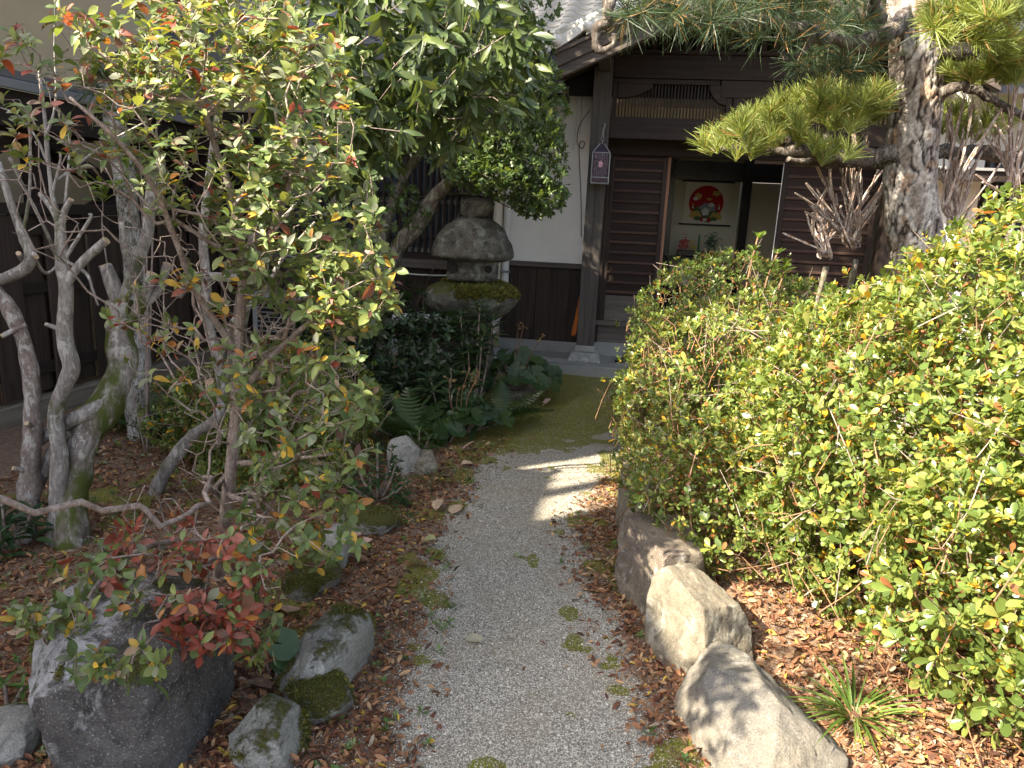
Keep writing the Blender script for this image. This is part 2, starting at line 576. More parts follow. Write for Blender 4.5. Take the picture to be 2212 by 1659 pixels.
class Leaves:
    def __init__(s, shapes, palette):
        s.sh, s.pal = shapes, np.array(palette, float)
        s.P, s.D, s.N, s.S, s.V, s.C = [], [], [], [], [], []

    def add(s, Pt, D, N, S, C):
        Pt = np.atleast_2d(Pt)
        n = len(Pt)
        s.P.append(Pt)
        s.D.append(np.broadcast_to(D, (n, 3)))
        s.N.append(np.broadcast_to(N, (n, 3)))
        s.S.append(np.broadcast_to(S, (n,)))
        s.C.append(np.broadcast_to(C, (n,)))
        s.V.append(rng.integers(0, len(s.sh), n))

    def build(s, parent, mat, n_parts=300, name='leaf', stuff='foliage', cell=7.0):
        Pt, D, N, S, C, Vi = np.vstack(s.P), nrm(np.vstack(s.D)), np.vstack(s.N), np.concatenate(s.S), np.concatenate(s.C).astype(int), np.concatenate(s.V)
        D = nrm(D)
        Z = nrm(N - D * (N * D).sum(1, keepdims=True) + 1e-5)
        X = np.cross(D, Z)
        M = np.stack([X, D, Z], -1) * S[:, None, None]          # columns
        off = ORG.get(parent, np.zeros(3))
        pick = np.zeros(len(Pt), bool)
        if n_parts:
            mid = Pt + D * S[:, None] * 0.5
            u, v, d = project(mid)
            face = np.abs(((CC - mid) / np.linalg.norm(CC - mid, axis=1, keepdims=True) * Z).sum(1)) + 0.25
            ok = (u > 5) & (u < 2207) & (v > 5) & (v < 1654) & (d > 0.2)
            key = (np.floor(u / cell) * 10000 + np.floor(v / cell)).astype(int)
            o = np.argsort(d)
            o = o[ok[o]]
            _, first = np.unique(key[o], return_index=True)
            front = o[first]
            score = S[front] / d[front] * face[front]
            pick[front[np.argsort(-score)[:n_parts]]] = True
        base = s.pal[C]
        jit = rng.normal(1, 0.13, len(Pt))[:, None] * np.ones(3)
        Vs, Ts, Qs, Cs, nv = [], [], [], [], 0
        for k, (V, T, Q) in enumerate(s.sh):
            i = np.nonzero((Vi == k) & ~pick)[0]
            if not len(i):
                continue
            W = np.einsum('nij,vj->nvi', M[i], V) + Pt[i][:, None] - off
            m = len(V)
            o = nv + np.arange(len(i))[:, None, None] * m
            Vs.append(W.reshape(-1, 3))
            Ts.append((T[None] + o).reshape(-1, 3))
            if len(Q):
                Qs.append((Q[None] + o).reshape(-1, 4))
            Cs.append(np.repeat(np.clip(base[i] * jit[i], 0, 1), m, 0))
            nv += m * len(i)
        if nv:
            me = fast_mesh(stuff, np.vstack(Vs), [np.vstack(Ts)] + ([np.vstack(Qs)] if Qs else []), np.vstack(Cs), True)
            part(stuff, me, mat, parent, kind='stuff')
        cache = {}
        for i in np.nonzero(pick)[0]:
            k = (int(Vi[i]), int(C[i]), int(rng.integers(0, 3)))
            if k not in cache:
                V, T, Q = s.sh[k[0]]
                c = np.clip(s.pal[k[1]] * (0.84, 1.0, 1.16)[k[2]], 0, 1)
                cache[k] = fast_mesh(name, V, [T] + ([Q] if len(Q) else []), np.tile(c, (len(V), 1)), True)
                cache[k].materials.append(mat)
            o = bpy.data.objects.new(name, cache[k])
            COL.objects.link(o)
            o.parent = parent
            mm = Matrix(M[i].tolist()).to_4x4()
            mm.translation = Vector(Pt[i] - off)
            o.matrix_basis = mm


def rand_dirs(n):
    return nrm(rng.normal(size=(n, 3)))


def rosettes(L, tips, axes, m, size, colours, weights, spread=(0.7, 1.35), szv=0.25):
    """a whorl of m leaves at every tip; colours is one index list per call or a per-tip list of palettes"""
    tips, axes = np.asarray(tips), nrm(axes)
    n = len(tips)
    a = nrm(np.cross(axes, rand_dirs(n)))
    b = np.cross(axes, a)
    ph = rng.uniform(0, 2 * PI, n)
    for k in range(m):
        th = ph + k * 2.4 + rng.normal(0, 0.16, n)
        el = rng.uniform(spread[0], spread[1], n) * (0.55 + 0.45 * (k + 1) / m)
        rad = np.cos(th)[:, None] * a + np.sin(th)[:, None] * b
        D = axes * np.cos(el)[:, None] + rad * np.sin(el)[:, None]
        S = size * (0.6 + 0.4 * (k + 1) / m) * rng.uniform(1 - szv, 1 + szv, n)
        C = rng.choice(colours, n, p=np.array(weights) / np.sum(weights))
        keep = rng.random(n) > 0.06
        L.add((tips - axes * 0.004 * k)[keep], D[keep], axes[keep] + rng.normal(0, 0.1, (keep.sum(), 3)), S[keep], C[keep])


def grow(tips, stem, r_tip=0.0013, bf=0.35, seg=0.11, wob=0.18, expo=0.42, sag=0.0):
    """branches from a stem (points) out to the tips; returns chains of (points, radii)"""
    g = np.random.default_rng(len(tips) + 11)
    nodes = [np.array(p, float) for p in stem]
    par = [-1] + list(range(len(stem) - 1))
    plen = [0.0]
    for i in range(1, len(stem)):
        plen.append(plen[-1] + np.linalg.norm(nodes[i] - nodes[i - 1]))
    NA = np.zeros((len(stem) + len(tips) * 14, 3))
    PL = np.zeros(len(NA))
    NA[:len(stem)] = nodes
    PL[:len(stem)] = plen
    n = len(stem)
    is_tip = {}
    for t in sorted(map(tuple, tips), key=lambda p: np.linalg.norm(np.array(p) - NA[0])):
        t = np.array(t)
        d = np.linalg.norm(NA[:n] - t, axis=1)
        i = int(np.argmin(d + bf * PL[:n]))
        k = int(min(12, max(1, math.ceil(d[i] / seg))))
        a = NA[i].copy()
        prev = i
        bend = g.normal(0, wob, 3) * d[i] * 0.5
        for q in range(1, k + 1):
            f = q / k
            p = a + (t - a) * f + bend * math.sin(PI * f) * 0.6 + (g.normal(0, 0.012, 3) if q < k else 0)
            p[2] -= sag * math.sin(PI * f) * d[i]
            NA[n] = p
            PL[n] = PL[prev] + np.linalg.norm(p - NA[prev])
            par.append(prev)
            prev = n
            n += 1
        is_tip[prev] = 1
    cnt = np.zeros(n)
    for i in range(n - 1, -1, -1):
        cnt[i] = max(cnt[i], 1)
        if par[i] >= 0:
            cnt[par[i]] += cnt[i]
    kids = [[] for _ in range(n)]
    for i in range(1, n):
        kids[par[i]].append(i)
    rad = r_tip * cnt ** expo
    depth_cnt = np.zeros(n)
    chains = []
    stack = [(0, None)]
    while stack:
        i, frm = stack.pop()
        ch = [] if frm is None else [frm]
        rr = [] if frm is None else [rad[i] * 1.05]
        while True:
            ch.append(i)
            rr.append(rad[i])
            ks = sorted(kids[i], key=lambda j: -cnt[j])
            if not ks:
                break
            for j in ks[1:]:
                stack.append((j, i))
            i = ks[0]
        if len(ch) > 1:
            chains.append((NA[ch], np.array(rr)))
    return chains


def chains_geo(chains, k=5, rough=0.0):
    g = Geo()
    for Pt, rr in chains:
        g.tube(Pt, rr, k if rr.max() > 0.004 else 4, cap=rr.max() > 0.004, rough=rough)
    return g


def blob_points(blobs, n, lay=(0.9, 1.03), lump=0.1, seed=0, zmin=0.06, freq=3.0):
    """points spread over the skin of a union of ellipsoids; returns points and outward normals"""
    area = np.array([(b[1][0] * b[1][1] + b[1][1] * b[1][2] + b[1][0] * b[1][2]) for b in blobs])
    which = rng.choice(len(blobs), n, p=area / area.sum())
    d = rand_dirs(n)
    c = np.array([b[0] for b in blobs], float)
    r = np.array([b[1] for b in blobs], float)
    sc_ = rng.uniform(lay[0], lay[1], n)
    sc_ = sc_ * (1 + lump * fbm((c[which] + d * r[which]) * freq, seed, 3))
    Pt = c[which] + d * r[which] * sc_[:, None]
    Nn = nrm(d / r[which])
    ok = Pt[:, 2] > zmin
    for k in range(len(blobs)):
        q = (((Pt - c[k]) / r[k]) ** 2).sum(1)
        ok &= (q > (lay[0] * 0.95) ** 2) | (which == k)
    return Pt[ok], Nn[ok]


# ------------------------------------------------------------------ ground
_le = np.array([gp(*p)[:2] for p in ((880, 1700), (905, 1659), (940, 1450), (955, 1250), (985, 1120), (1055, 1020), (1120, 960), (1190, 905), (1265, 860), (1290, 800))])
_re = np.array([gp(*p)[:2] for p in ((1490, 1700), (1440, 1659), (1300, 1400), (1245, 1230), (1215, 1110), (1300, 1040), (1345, 1000), (1360, 900), (1365, 830), (1370, 800))])


def path_edges(y):
    xl = -0.05 + np.where(y < _le[0, 1], _le[0, 0] - 0.1 * (_le[0, 1] - y), np.interp(y, _le[:, 1], _le[:, 0]))
    xr = 0.05 + np.where(y < _re[0, 1], _re[0, 0] + 0.1 * (_re[0, 1] - y), np.interp(y, _re[:, 1], _re[:, 0]))
    return xl, xr


def masks(x, y):
    xl, xr = path_edges(y)
    p = np.stack([x, y, 0 * x], -1)
    n1 = fbm(p * 5, 21, 4)
    n2 = fbm(p * 14, 22, 3)
    e = 0.12 * n1 + 0.06 * n2
    g = sstep(x - xl + e, -0.12, 0.1) * sstep(xr - x + e, -0.12, 0.1)
    n3 = fbm(p * 2.6, 23, 4)
    n4 = fbm(p * 8, 24, 4)
    far = sstep(y + 0.6 * np.minimum(xl + 0.3 - x, 0.4), 4.35, 5.2) * (1 - 0.75 * sstep(xl - x, 0.5, 0.9))
    side = np.exp(-((x - xl + 0.03) / 0.13) ** 2) + np.exp(-((xr - x + 0.0) / 0.13) ** 2)
    back = 0.15 * sstep(-x, 1.25, 1.6)
    m = np.clip(sstep(n4 + 0.5 * n3 + far * (1.25 - 1.5 * sstep(x - xl, 0.35, 0.75)) * 0.9 + side * 0.32 + back * 0.25, 0.3, 0.5), 0, 1)
    return g, m


def ground_z(x, y):
    p = np.stack([x, y, 0 * x], -1)
    g, _ = masks(x, y)
    bed_r = sstep(x - np.interp(y, [0, 1.6, 2.4, 3.2, 6], [0.98, 0.98, 0.8, 0.72, 1.3]), 0.0, 0.22) * 0.09
    xl, _ = path_edges(y)
    bed_l = sstep(xl - x, 0.05, 0.9) * 0.05
    return bed_r + bed_l + 0.012 * fbm(p * 1.7, 31, 4) + 0.004 * fbm(p * 14, 33, 2) - 0.008 * g


def ground_mesh():
    xs = np.concatenate([[-90, -40, -20, -10, -6.5], np.linspace(-4.4, -1.6, 80)[:-1], np.linspace(-1.6, 2.2, 200), np.linspace(2.2, 4.5, 36)[1:], [6.5, 10, 20, 40, 90]])
    ys = np.concatenate([[-60, -30, -12, -5, -2, 0], np.linspace(0.8, 4.5, 210), np.linspace(4.5, 8.2, 110)[1:], [10, 14, 25, 60, 140]])
    Xg, Yg = np.meshgrid(xs, ys)
    x, y = Xg.ravel(), Yg.ravel()
    g, m = masks(x, y)
    far = (np.abs(x) > 6) | (y > 9) | (y < -1)
    z = np.where(far, 0.0, ground_z(x, y))
    nx, ny = len(xs), len(ys)
    i = (np.arange(ny - 1)[:, None] * nx + np.arange(nx - 1)[None]).ravel()
    Q = np.stack([i, i + 1, i + nx + 1, i + nx], -1)
    return fast_mesh('ground', np.stack([x, y, z], -1), [Q], np.stack([g, m, 0 * g], -1), True)


def mat_ground():
    m = Mat('garden_ground')
    a = m.n('Attribute', attribute_name='Col')
    sp = m.n('SeparateColor')
    m.l(a.outputs['Color'], sp.inputs[0])
    v = m.coord()
    fine = m.noise(v, 130, 4, 0.7)
    mid = m.noise(v, 22, 5, 0.65)
    big = m.noise(v, 4, 4)
    vo = m.n('TexVoronoi')
    vo.inputs['Scale'].default_value = 190
    m.l(v, vo.inputs['Vector'])
    cell = m.n('SeparateColor')
    m.l(vo.outputs['Color'], cell.inputs[0])
    grav = m.ramp(cell.outputs[0], [(0.0, (0.2, 0.18, 0.15)), (0.25, (0.44, 0.41, 0.345)), (0.7, (0.59, 0.555, 0.475)), (1.0, (0.78, 0.74, 0.66))])
    grav = m.mix(m.ramp(vo.outputs['Distance'], [(0.25, 0.0), (0.65, 0.75)]), grav, (0.12, 0.11, 0.095))
    grav = m.mix(m.math('MULTIPLY', m.ramp(big, [(0.42, 0.0), (0.66, 1.0)]), 0.55), grav, (0.3, 0.25, 0.18))
    soil = m.mix(m.ramp(mid, [(0.35, 0.0), (0.65, 1.0)]), (0.07, 0.048, 0.034), (0.19, 0.12, 0.075))
    soil = m.mix(m.ramp(fine, [(0.4, 0.0), (0.62, 1.0)]), soil, (0.26, 0.16, 0.1))
    soil = m.mix(m.math('MULTIPLY', m.ramp(cell.outputs[1], [(0.86, 0.0), (0.88, 1.0)]), 0.5), soil, (0.4, 0.37, 0.33))
    moss = m.mix(m.ramp(fine, [(0.35, 0.0), (0.65, 1.0)]), (0.085, 0.095, 0.016), (0.25, 0.245, 0.045))
    moss = m.mix(m.ramp(mid, [(0.5, 0.0), (0.7, 1.0)]), moss, (0.17, 0.13, 0.06))
    c = m.mix(m.ramp(m.math('ADD', sp.outputs[0], m.math('MULTIPLY', m.math('SUBTRACT', fine, 0.5), 0.9)), [(0.4, 0.0), (0.6, 1.0)]), soil, grav)
    mo = m.ramp(m.math('ADD', sp.outputs[1], m.math('MULTIPLY', m.math('SUBTRACT', mid, 0.5), 0.9)), [(0.4, 0.0), (0.6, 1.0)])
    mo = m.math('MULTIPLY', mo, m.ramp(cell.outputs[2], [(0.78, 1.0), (0.84, 0.15)]))
    c = m.mix(mo, c, moss)
    m.col(c)
    m.rough(0.92, 0.2)
    m.bump(m.math('ADD', m.math('MULTIPLY', vo.outputs['Distance'], -0.8), m.math('MULTIPLY', fine, 0.6)), 0.8, 0.008)
    return m.m


struct('ground', ground_mesh(), mat_ground())

# porch apron: a concrete slab with slate flags let into its rear edge
A0, A1 = gp(1120, 789, 0.1), gp(1420, 806, 0.1)
TH = R(-7.5)
HO = np.array(gp(1258, 772, 0.12))
HO[2] = 0.0
HM = Matrix.Translation(HO.tolist()) @ Matrix.Rotation(TH, 4, 'Z')
HMn = np.array(HM)


def hw(u, v, z):
    return HMn[:3, :3] @ np.array([u, v, z]) + HMn[:3, 3]


apron = struct('porch_apron', Geo().box(-0.98, 5.5, -0.33, 0.36, -0.3, 0.1, HMn), CONCRETE)
apron.modifiers.new('edge', 'BEVEL').width = 0.008
for a, b, c, d in ((-0.95, -0.42, -0.1, 0.3), (-0.41, -0.1, -0.02, 0.3), (-0.95, -0.2, -0.325, -0.27), (-0.19, 0.62, -0.325, -0.27), (0.63, 1.4, -0.325, -0.27), (1.41, 2.4, -0.325, -0.27)):
    part('slab', Geo().box(a, b, c, d, 0.09, 0.104, HMn), SLATE, apron, bevel=0.003)
for a, b in ((0.3, 1.2), (1.21, 2.1), (2.11, 3.0)):
    part('slab', Geo().box(a, b, -0.1, 0.352, 0.09, 0.1035, HMn), CONCRETE, apron, bevel=0.003)

# ------------------------------------------------------------------ house
house = thing('house', 'dark timber entrance and white plaster wings under tiled roofs at the end of the path', 'house', HO, TH, local=True)


def hb(name, u0, u1, v0, v1, z0, z1, mat=WOOD_DARK_X, parent=None, bevel=0.004, label=None):
    return part(name, Geo().box(u0, u1, v0, v1, z0, z1), mat, parent or house, bevel=bevel, label=label)


# posts on granite bases
for u in (0.02, 2.71):
    p = hb('post', u - 0.085, u + 0.085, -0.085, 0.085, 0.255, 2.95, WOOD_POST if u < 1 else WOOD_DARK_Z)
    g = Geo()
    for (z0, z1, a0, a1) in ((0.1, 0.19, 0.17, 0.125), (0.19, 0.255, 0.108, 0.1)):
        V = [(sx * r_ + u, sy * r_, z) for z, r_ in ((z0, a0), (z1, a1)) for sx, sy in ((-1, -1), (1, -1), (1, 1), (-1, 1))]
        g.add(V, Q=[(0, 1, 5, 4), (1, 2, 6, 5), (2, 3, 7, 6), (3, 0, 4, 7), (4, 5, 6, 7), (3, 2, 1, 0)])
    part('post_base', g, GRANITE, house, bevel=0.012)
for u in (0.0, 2.7):
    hb('post', u + 0.02, u + 0.13, 0.28, 0.38, 0.24, 2.3, WOOD_DARK_Z)
# beams of the entrance front
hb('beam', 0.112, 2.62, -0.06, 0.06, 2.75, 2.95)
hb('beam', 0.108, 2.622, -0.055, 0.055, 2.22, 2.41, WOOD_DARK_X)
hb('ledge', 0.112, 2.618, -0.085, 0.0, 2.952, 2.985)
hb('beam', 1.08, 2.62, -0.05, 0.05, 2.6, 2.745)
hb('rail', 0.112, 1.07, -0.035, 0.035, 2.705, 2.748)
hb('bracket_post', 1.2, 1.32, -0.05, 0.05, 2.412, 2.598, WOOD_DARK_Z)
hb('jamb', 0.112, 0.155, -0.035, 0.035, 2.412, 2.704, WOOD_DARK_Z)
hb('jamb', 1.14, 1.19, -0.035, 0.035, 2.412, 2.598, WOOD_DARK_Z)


def bracket(u0, u1, z, h):
    s = np.linspace(0, 1, 9)
    poly = [(u0, z)] + [(u0 + (u1 - u0) * t, z - h * (1 - 0.75 * t ** 2.2)) for t in s] + [(u1, z)]
    if u1 < u0:
        poly = poly[::-1]
    part('corner_bracket', Geo().prism(poly, -0.045, 0.045), WOOD_DARK_X, house, bevel=0.006)


bracket(0.156, 0.47, 2.704, 0.13)
bracket(1.139, 0.98, 2.704, 0.17)
bracket(1.321, 1.6, 2.599, 0.1)
bracket(2.621, 2.3, 2.599, 0.1)
for k in range(33):
    u = 0.172 + k * 0.0295
    hb('lattice_bar', u, u + 0.013, -0.012, 0.012, 2.412, 2.705, WOOD_DARK_Z, bevel=0)
for k in range(34):
    u = 1.335 + k * 0.038
    hb('lattice_bar', u, u + 0.013, -0.012, 0.012, 2.412, 2.6, WOOD_DARK_Z, bevel=0)
hb('frieze_panel', 0.15, 2.6, 0.05, 0.06, 2.412, 2.515, PAPER_CREAM, bevel=0)
# gable infill of upright boards
for k in range(26):
    u = 0.15 + k * 0.096
    h = 2.985 + max(0.03, min(u + 0.3, 3.0 - u) * 0.45 - 0.16)
    hb('batten', u, u + 0.045, -0.02, 0.01, 2.986, h, WOOD_DARK_Z, bevel=0.002)
part('gable_board', Geo().prism([(-0.3, 2.6), (3.0, 2.6), (3.0, 2.75), (1.36, 3.54), (-0.3, 2.75)], 0.07, 0.1), DARK, house)
# porch soffit and ceiling
hb('soffit', 0.1, 2.62, 0.1, 0.62, 2.34, 2.36, WOOD_DARK_X, bevel=0)
hb('lintel', 0.0, 2.72, 0.27, 0.37, 2.1, 2.34)
# sliding doors
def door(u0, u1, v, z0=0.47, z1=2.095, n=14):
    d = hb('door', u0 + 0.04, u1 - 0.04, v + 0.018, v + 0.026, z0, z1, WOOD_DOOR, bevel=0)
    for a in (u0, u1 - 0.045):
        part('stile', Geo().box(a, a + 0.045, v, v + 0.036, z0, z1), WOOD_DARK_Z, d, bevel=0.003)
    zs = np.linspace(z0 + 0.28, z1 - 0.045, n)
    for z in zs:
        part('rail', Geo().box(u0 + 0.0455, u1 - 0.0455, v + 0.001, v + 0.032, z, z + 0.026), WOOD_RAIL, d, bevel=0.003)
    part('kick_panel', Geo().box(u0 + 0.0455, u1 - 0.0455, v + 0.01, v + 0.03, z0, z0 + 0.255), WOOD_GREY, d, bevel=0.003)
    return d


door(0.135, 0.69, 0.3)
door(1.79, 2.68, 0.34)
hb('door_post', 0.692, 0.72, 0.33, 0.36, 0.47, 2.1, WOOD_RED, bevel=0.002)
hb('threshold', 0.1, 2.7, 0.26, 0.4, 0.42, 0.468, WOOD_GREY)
hb('step_board', 0.1, 2.7, 0.3, 0.33, 0.24, 0.419, WOOD_GREY, bevel=0.003)
hb('foundation', 0.1, 2.7, 0.29, 0.36, 0.1, 0.239, CONCRETE, bevel=0.004)
# white wall with wainscot
hb('plaster_wall', -0.9, -0.07, 0.3, 0.42, 1.025, 2.85, PLASTER, bevel=0)
hb('sill_rail', -0.9, -0.066, 0.27, 0.31, 0.975, 1.024, WOOD_GREY)
x = -0.895
for wd in (0.16, 0.2, 0.15, 0.19, 0.125):
    hb('plank', x, x + wd - 0.004, 0.305, 0.325, 0.215, 0.974, WOOD_PLANK, bevel=0.003)
    x += wd
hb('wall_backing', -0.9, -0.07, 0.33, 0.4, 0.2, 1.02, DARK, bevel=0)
hb('foundation', -0.9, -0.07, 0.29, 0.42, 0.08, 0.214, CONCRETE, bevel=0.006)
# lattice wing (stands half a metre forward of the white wall)
WV = -0.16
hb('plaster_wall', -0.935, -0.905, WV + 0.02, 0.42, 0.3, 2.8, CREAM, bevel=0)
hb('corner_post', -1.03, -0.936, WV - 0.02, WV + 0.08, 0.2, 2.8, WOOD_DARK_Z)
hb('foundation', -5.6, -0.91, WV - 0.01, WV + 0.12, -0.05, 0.2, CONCRETE, bevel=0.006)
hb('sill_board', -5.6, -0.96, WV - 0.05, WV + 0.08, 0.93, 1.02, WOOD_GREY)
hb('sill_rail', -5.6, -0.96, WV - 0.03, WV + 0.06, 1.021, 1.075, WOOD_DARK_X)
x = -5.6
while x < -1.06:
    wd = random.uniform(0.15, 0.21)
    hb('plank', x, min(x + wd - 0.004, -1.035), WV, WV + 0.02, 0.205, 0.929, WOOD_PLANK, bevel=0.003)
    x += wd
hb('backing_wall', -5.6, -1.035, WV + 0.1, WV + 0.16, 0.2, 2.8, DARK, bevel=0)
hb('plaster_wall', -5.6, -1.035, WV + 0.03, WV + 0.09, 2.3, 2.8, CREAM, bevel=0)
for k in range(5):
    u0 = -1.04 - (k + 1) * 0.86
    win = hb('window', u0 + 0.02, u0 + 0.84, WV + 0.07, WV + 0.08, 1.08, 2.25, GLASSY, bevel=0)
    for q in range(13):
        a = u0 + 0.03 + q * 0.063
        part('lattice_bar', Geo().box(a, a + 0.024, WV + 0.0, WV + 0.025, 1.08, 2.25), WOOD_DARK_Z, win, bevel=0.002)
    for z in (1.2, 1.62, 2.05):
        part('lattice_rail', Geo().box(u0, u0 + 0.86, WV + 0.026, WV + 0.042, z, z + 0.025), WOOD_DARK_X, win)
    for z in (1.08, 1.55, 2.2):
        part('sash', Geo().box(u0, u0 + 0.86, WV + 0.045, WV + 0.066, z, z + 0.04), METAL, win)
hb('head_beam', -5.6, -0.96, WV - 0.04, WV + 0.07, 2.252, 2.33)
# rain pipe
g = Geo()
g.tube(spline([(-0.86, 0.25, 2.7), (-0.86, 0.25, 1.6), (-0.86, 0.25, 0.62), (-0.87, 0.15, 0.5), (-0.9, -0.2, 0.47), (-0.97, -0.245, 0.465), (-1.2, -0.25, 0.46), (-2.2, -0.25, 0.43)], 8), 0.04, 12)
part('rain_pipe', g, PVC, house, smooth=True)
for z in (0.9, 1.9):
    hb('pipe_clip', -0.91, -0.81, 0.2, 0.3, z, z + 0.025, METAL)
# wing to the other side of the entrance
hb('plaster_wall', 2.8, 3.55, 0.3, 0.42, 0.5, 2.9, PLASTER, bevel=0)
hb('plaster_wall', 4.7, 8.5, 0.3, 0.42, 0.5, 2.9, PLASTER, bevel=0)
hb('foundation', 2.8, 8.5, 0.29, 0.42, -0.05, 0.499, CONCRETE, bevel=0.006)
hb('plaster_wall', 3.56, 4.69, 0.3, 0.42, 2.2, 2.9, PLASTER, bevel=0)
win = hb('window', 3.56, 4.69, 0.36, 0.37, 0.9, 2.19, GLASSY, bevel=0)
for q in range(14):
    a = 3.58 + q * 0.08
    part('lattice_bar', Geo().box(a, a + 0.028, 0.31, 0.34, 0.9, 2.19), WOOD_DARK_Z, win)
hb('sill_board', 3.5, 4.75, 0.24, 0.4, 0.84, 0.899, WOOD_DARK_X)
hb('plaster_wall', 3.56, 4.69, 0.3, 0.42, 0.5, 0.839, PLASTER, bevel=0)
hb('eave_flashing', 2.85, 8.6, -0.45, 0.28, 2.02, 2.045, METAL)
hb('eave_beam', 2.85, 8.6, -0.42, -0.35, 1.94, 2.018, WOOD_DARK_X)

# entrance room
hb('floor', 0.05, 3.4, 0.4, 2.5, 0.38, 0.44, WOOD_GREY, bevel=0)
hb('room_wall', 0.9, 1.68, 2.2, 2.26, 0.44, 2.4, ROOMWALL, bevel=0)
hb('alcove_post', 0.76, 0.895, 2.1, 2.26, 0.44, 2.45, LACQUER)
hb('alcove_post', 1.685, 1.79, 2.06, 2.26, 0.44, 2.45, LACQUER)
hb('alcove_beam', 0.05, 3.4, 2.1, 2.2, 1.985, 2.2, LACQUER)
sl_ = hb('sliding_panel', 1.795, 2.6, 2.12, 2.15, 0.44, 1.98, FUSUMA, bevel=0)
g = Geo()
g.tube([(2.2, 2.121, 1.03), (2.2, 2.112, 1.03)], 0.045, 20)
part('pull_ring', g, LACQUER, sl_)
hb('room_wall', 0.03, 0.07, 0.5, 2.26, 0.44, 2.4, ROOMWALL, bevel=0)
hb('room_wall', 0.03, 0.755, 2.2, 2.26, 0.44, 2.4, FUSUMA, bevel=0)
hb('room_wall', 2.61, 3.4, 2.2, 2.26, 0.44, 2.4, FUSUMA, bevel=0)
hb('ceiling', 0.03, 3.4, 0.63, 2.5, 2.46, 2.49, WOOD_DARK_X, bevel=0)
part('pull_cord', Geo().tube([(1.775, 0.3, 2.08), (1.77, 0.29, 1.4), (1.765, 0.295, 0.7)], 0.004, 5), CORD, house)

# porch roof
AU, AZ, EL_, ER, SL = 1.36, 3.62, -0.36, 3.08, 0.456


def rz(u):
    return AZ - abs(u - AU) * SL


for s in (-1, 1):
    ue = EL_ if s < 0 else ER
    g = Geo()
    g.prism([(AU, AZ - 0.06), (ue, rz(ue) - 0.06), (ue, rz(ue) + 0.03), (AU, AZ + 0.03)][::s], -0.78, 3.2)
    r_ = part('roof', g, TILE, house)
    for q, (dz0, dz1, v0, v1) in enumerate(((-0.26, -0.075, -0.82, -0.785), (-0.255, -0.225, -0.845, -0.821), (-0.16, -0.06, -0.85, -0.8205), (-0.062, -0.03, -0.88, -0.79))):
        part('barge_board', Geo().prism([(AU, AZ + dz0), (ue, rz(ue) + dz0), (ue, rz(ue) + dz1), (AU, AZ + dz1)][::s], v0, v1), WOOD_BARGE, r_, bevel=0.004)
    for k in range(9):
        v = -0.7 + k * 0.3
        a = AU + s * 0.05
        part('rafter', Geo().prism([(a, rz(a) - 0.14), (ue, rz(ue) - 0.14), (ue, rz(ue) - 0.062), (a, rz(a) - 0.062)][::s], v, v + 0.05), WOOD_DARK_X, r_)
    # pale verge tiles with round bosses
    n = 7
    for k in range(n):
        t0, t1 = k / n, (k + 1) / n - 0.004
        ua, ub = ue + (AU - ue) * t0, ue + (AU - ue) * t1
        poly = []
        for f in np.linspace(0, 1, 7):
            uu = ua + (ub - ua) * f
            poly.append((uu, rz(uu) - 0.028 + 0.045 * f ** 1.6))
        poly += [(ub, rz(ub) + 0.075), (ua, rz(ua) + 0.06)]
        vt = part('verge_tile', Geo().prism(poly[::-s], -0.9, -0.66), WHITE_TILE, r_, bevel=0.004)
        g = Geo()
        th = np.linspace(0, PI / 2, 6)
        c = (ua + s * -0.01, -0.9, rz(ua) + 0.035)
        g.tube([(c[0], -0.8, c[2])] + [(c[0], c[1] - 0.045 * math.sin(t), c[2]) for t in th], [0.045] + [max(0.002, 0.045 * math.cos(t)) for t in th], 14)
        part('boss', g, WHITE_TILE, vt, smooth=True)
    g = Geo()
    for dz, rr, v in ((0.095, 0.04, -0.82), (0.1, 0.035, -0.73)):
        g.tube([(ue, v, rz(ue) + dz), (AU, v, AZ + dz)], rr, 10)
    part('verge_ridge', g, WHITE_TILE, r_, smooth=True)
part('ridge', Geo().box(AU - 0.1, AU + 0.1, -0.86, 3.2, AZ + 0.05, AZ + 0.26), TILE, house, bevel=0.02)
hb('purlin', -0.02, 0.085, -0.7, -0.09, 2.79, 2.9, WOOD_POST)
hb('purlin', 2.655, 2.765, -0.7, -0.09, 2.79, 2.9, WOOD_POST)

# main roof: wave tiles on the slope that faces the garden
MS, ME_V, ME_Z = 0.5, -0.75, 2.72


def mz(v):
    return ME_Z + (v - ME_V) * MS


g = Geo()
for a, b, v0 in ((-6, -0.31, ME_V), (3.03, 9, ME_V), (-0.309, 3.029, 1.15)):
    V = [(a, v0, mz(v0) - 0.04), (b, v0, mz(v0) - 0.04), (b, 5.2, mz(5.2) - 0.04), (a, 5.2, mz(5.2) - 0.04)]
    V += [(x, y, z - 0.1) for x, y, z in V]
    g.add(V, Q=[(0, 1, 2, 3), (7, 6, 5, 4), (0, 4, 5, 1), (1, 5, 6, 2), (2, 6, 7, 3), (3, 7, 4, 0)])
g.add([(-6, 5.21, mz(5.2) - 0.05), (9, 5.21, mz(5.2) - 0.05), (9, 11, mz(ME_V)), (-6, 11, mz(ME_V))], Q=[(0, 1, 2, 3)])
roof = part('roof', g, TILE, house)
TW, TL = 0.27, 0.235
ca = math.atan(MS)
xs = np.linspace(0, 1, 9)
prof = 0.028 * np.sin(xs * 2 * PI * 0.95 + 0.5)
V, Q = [], []
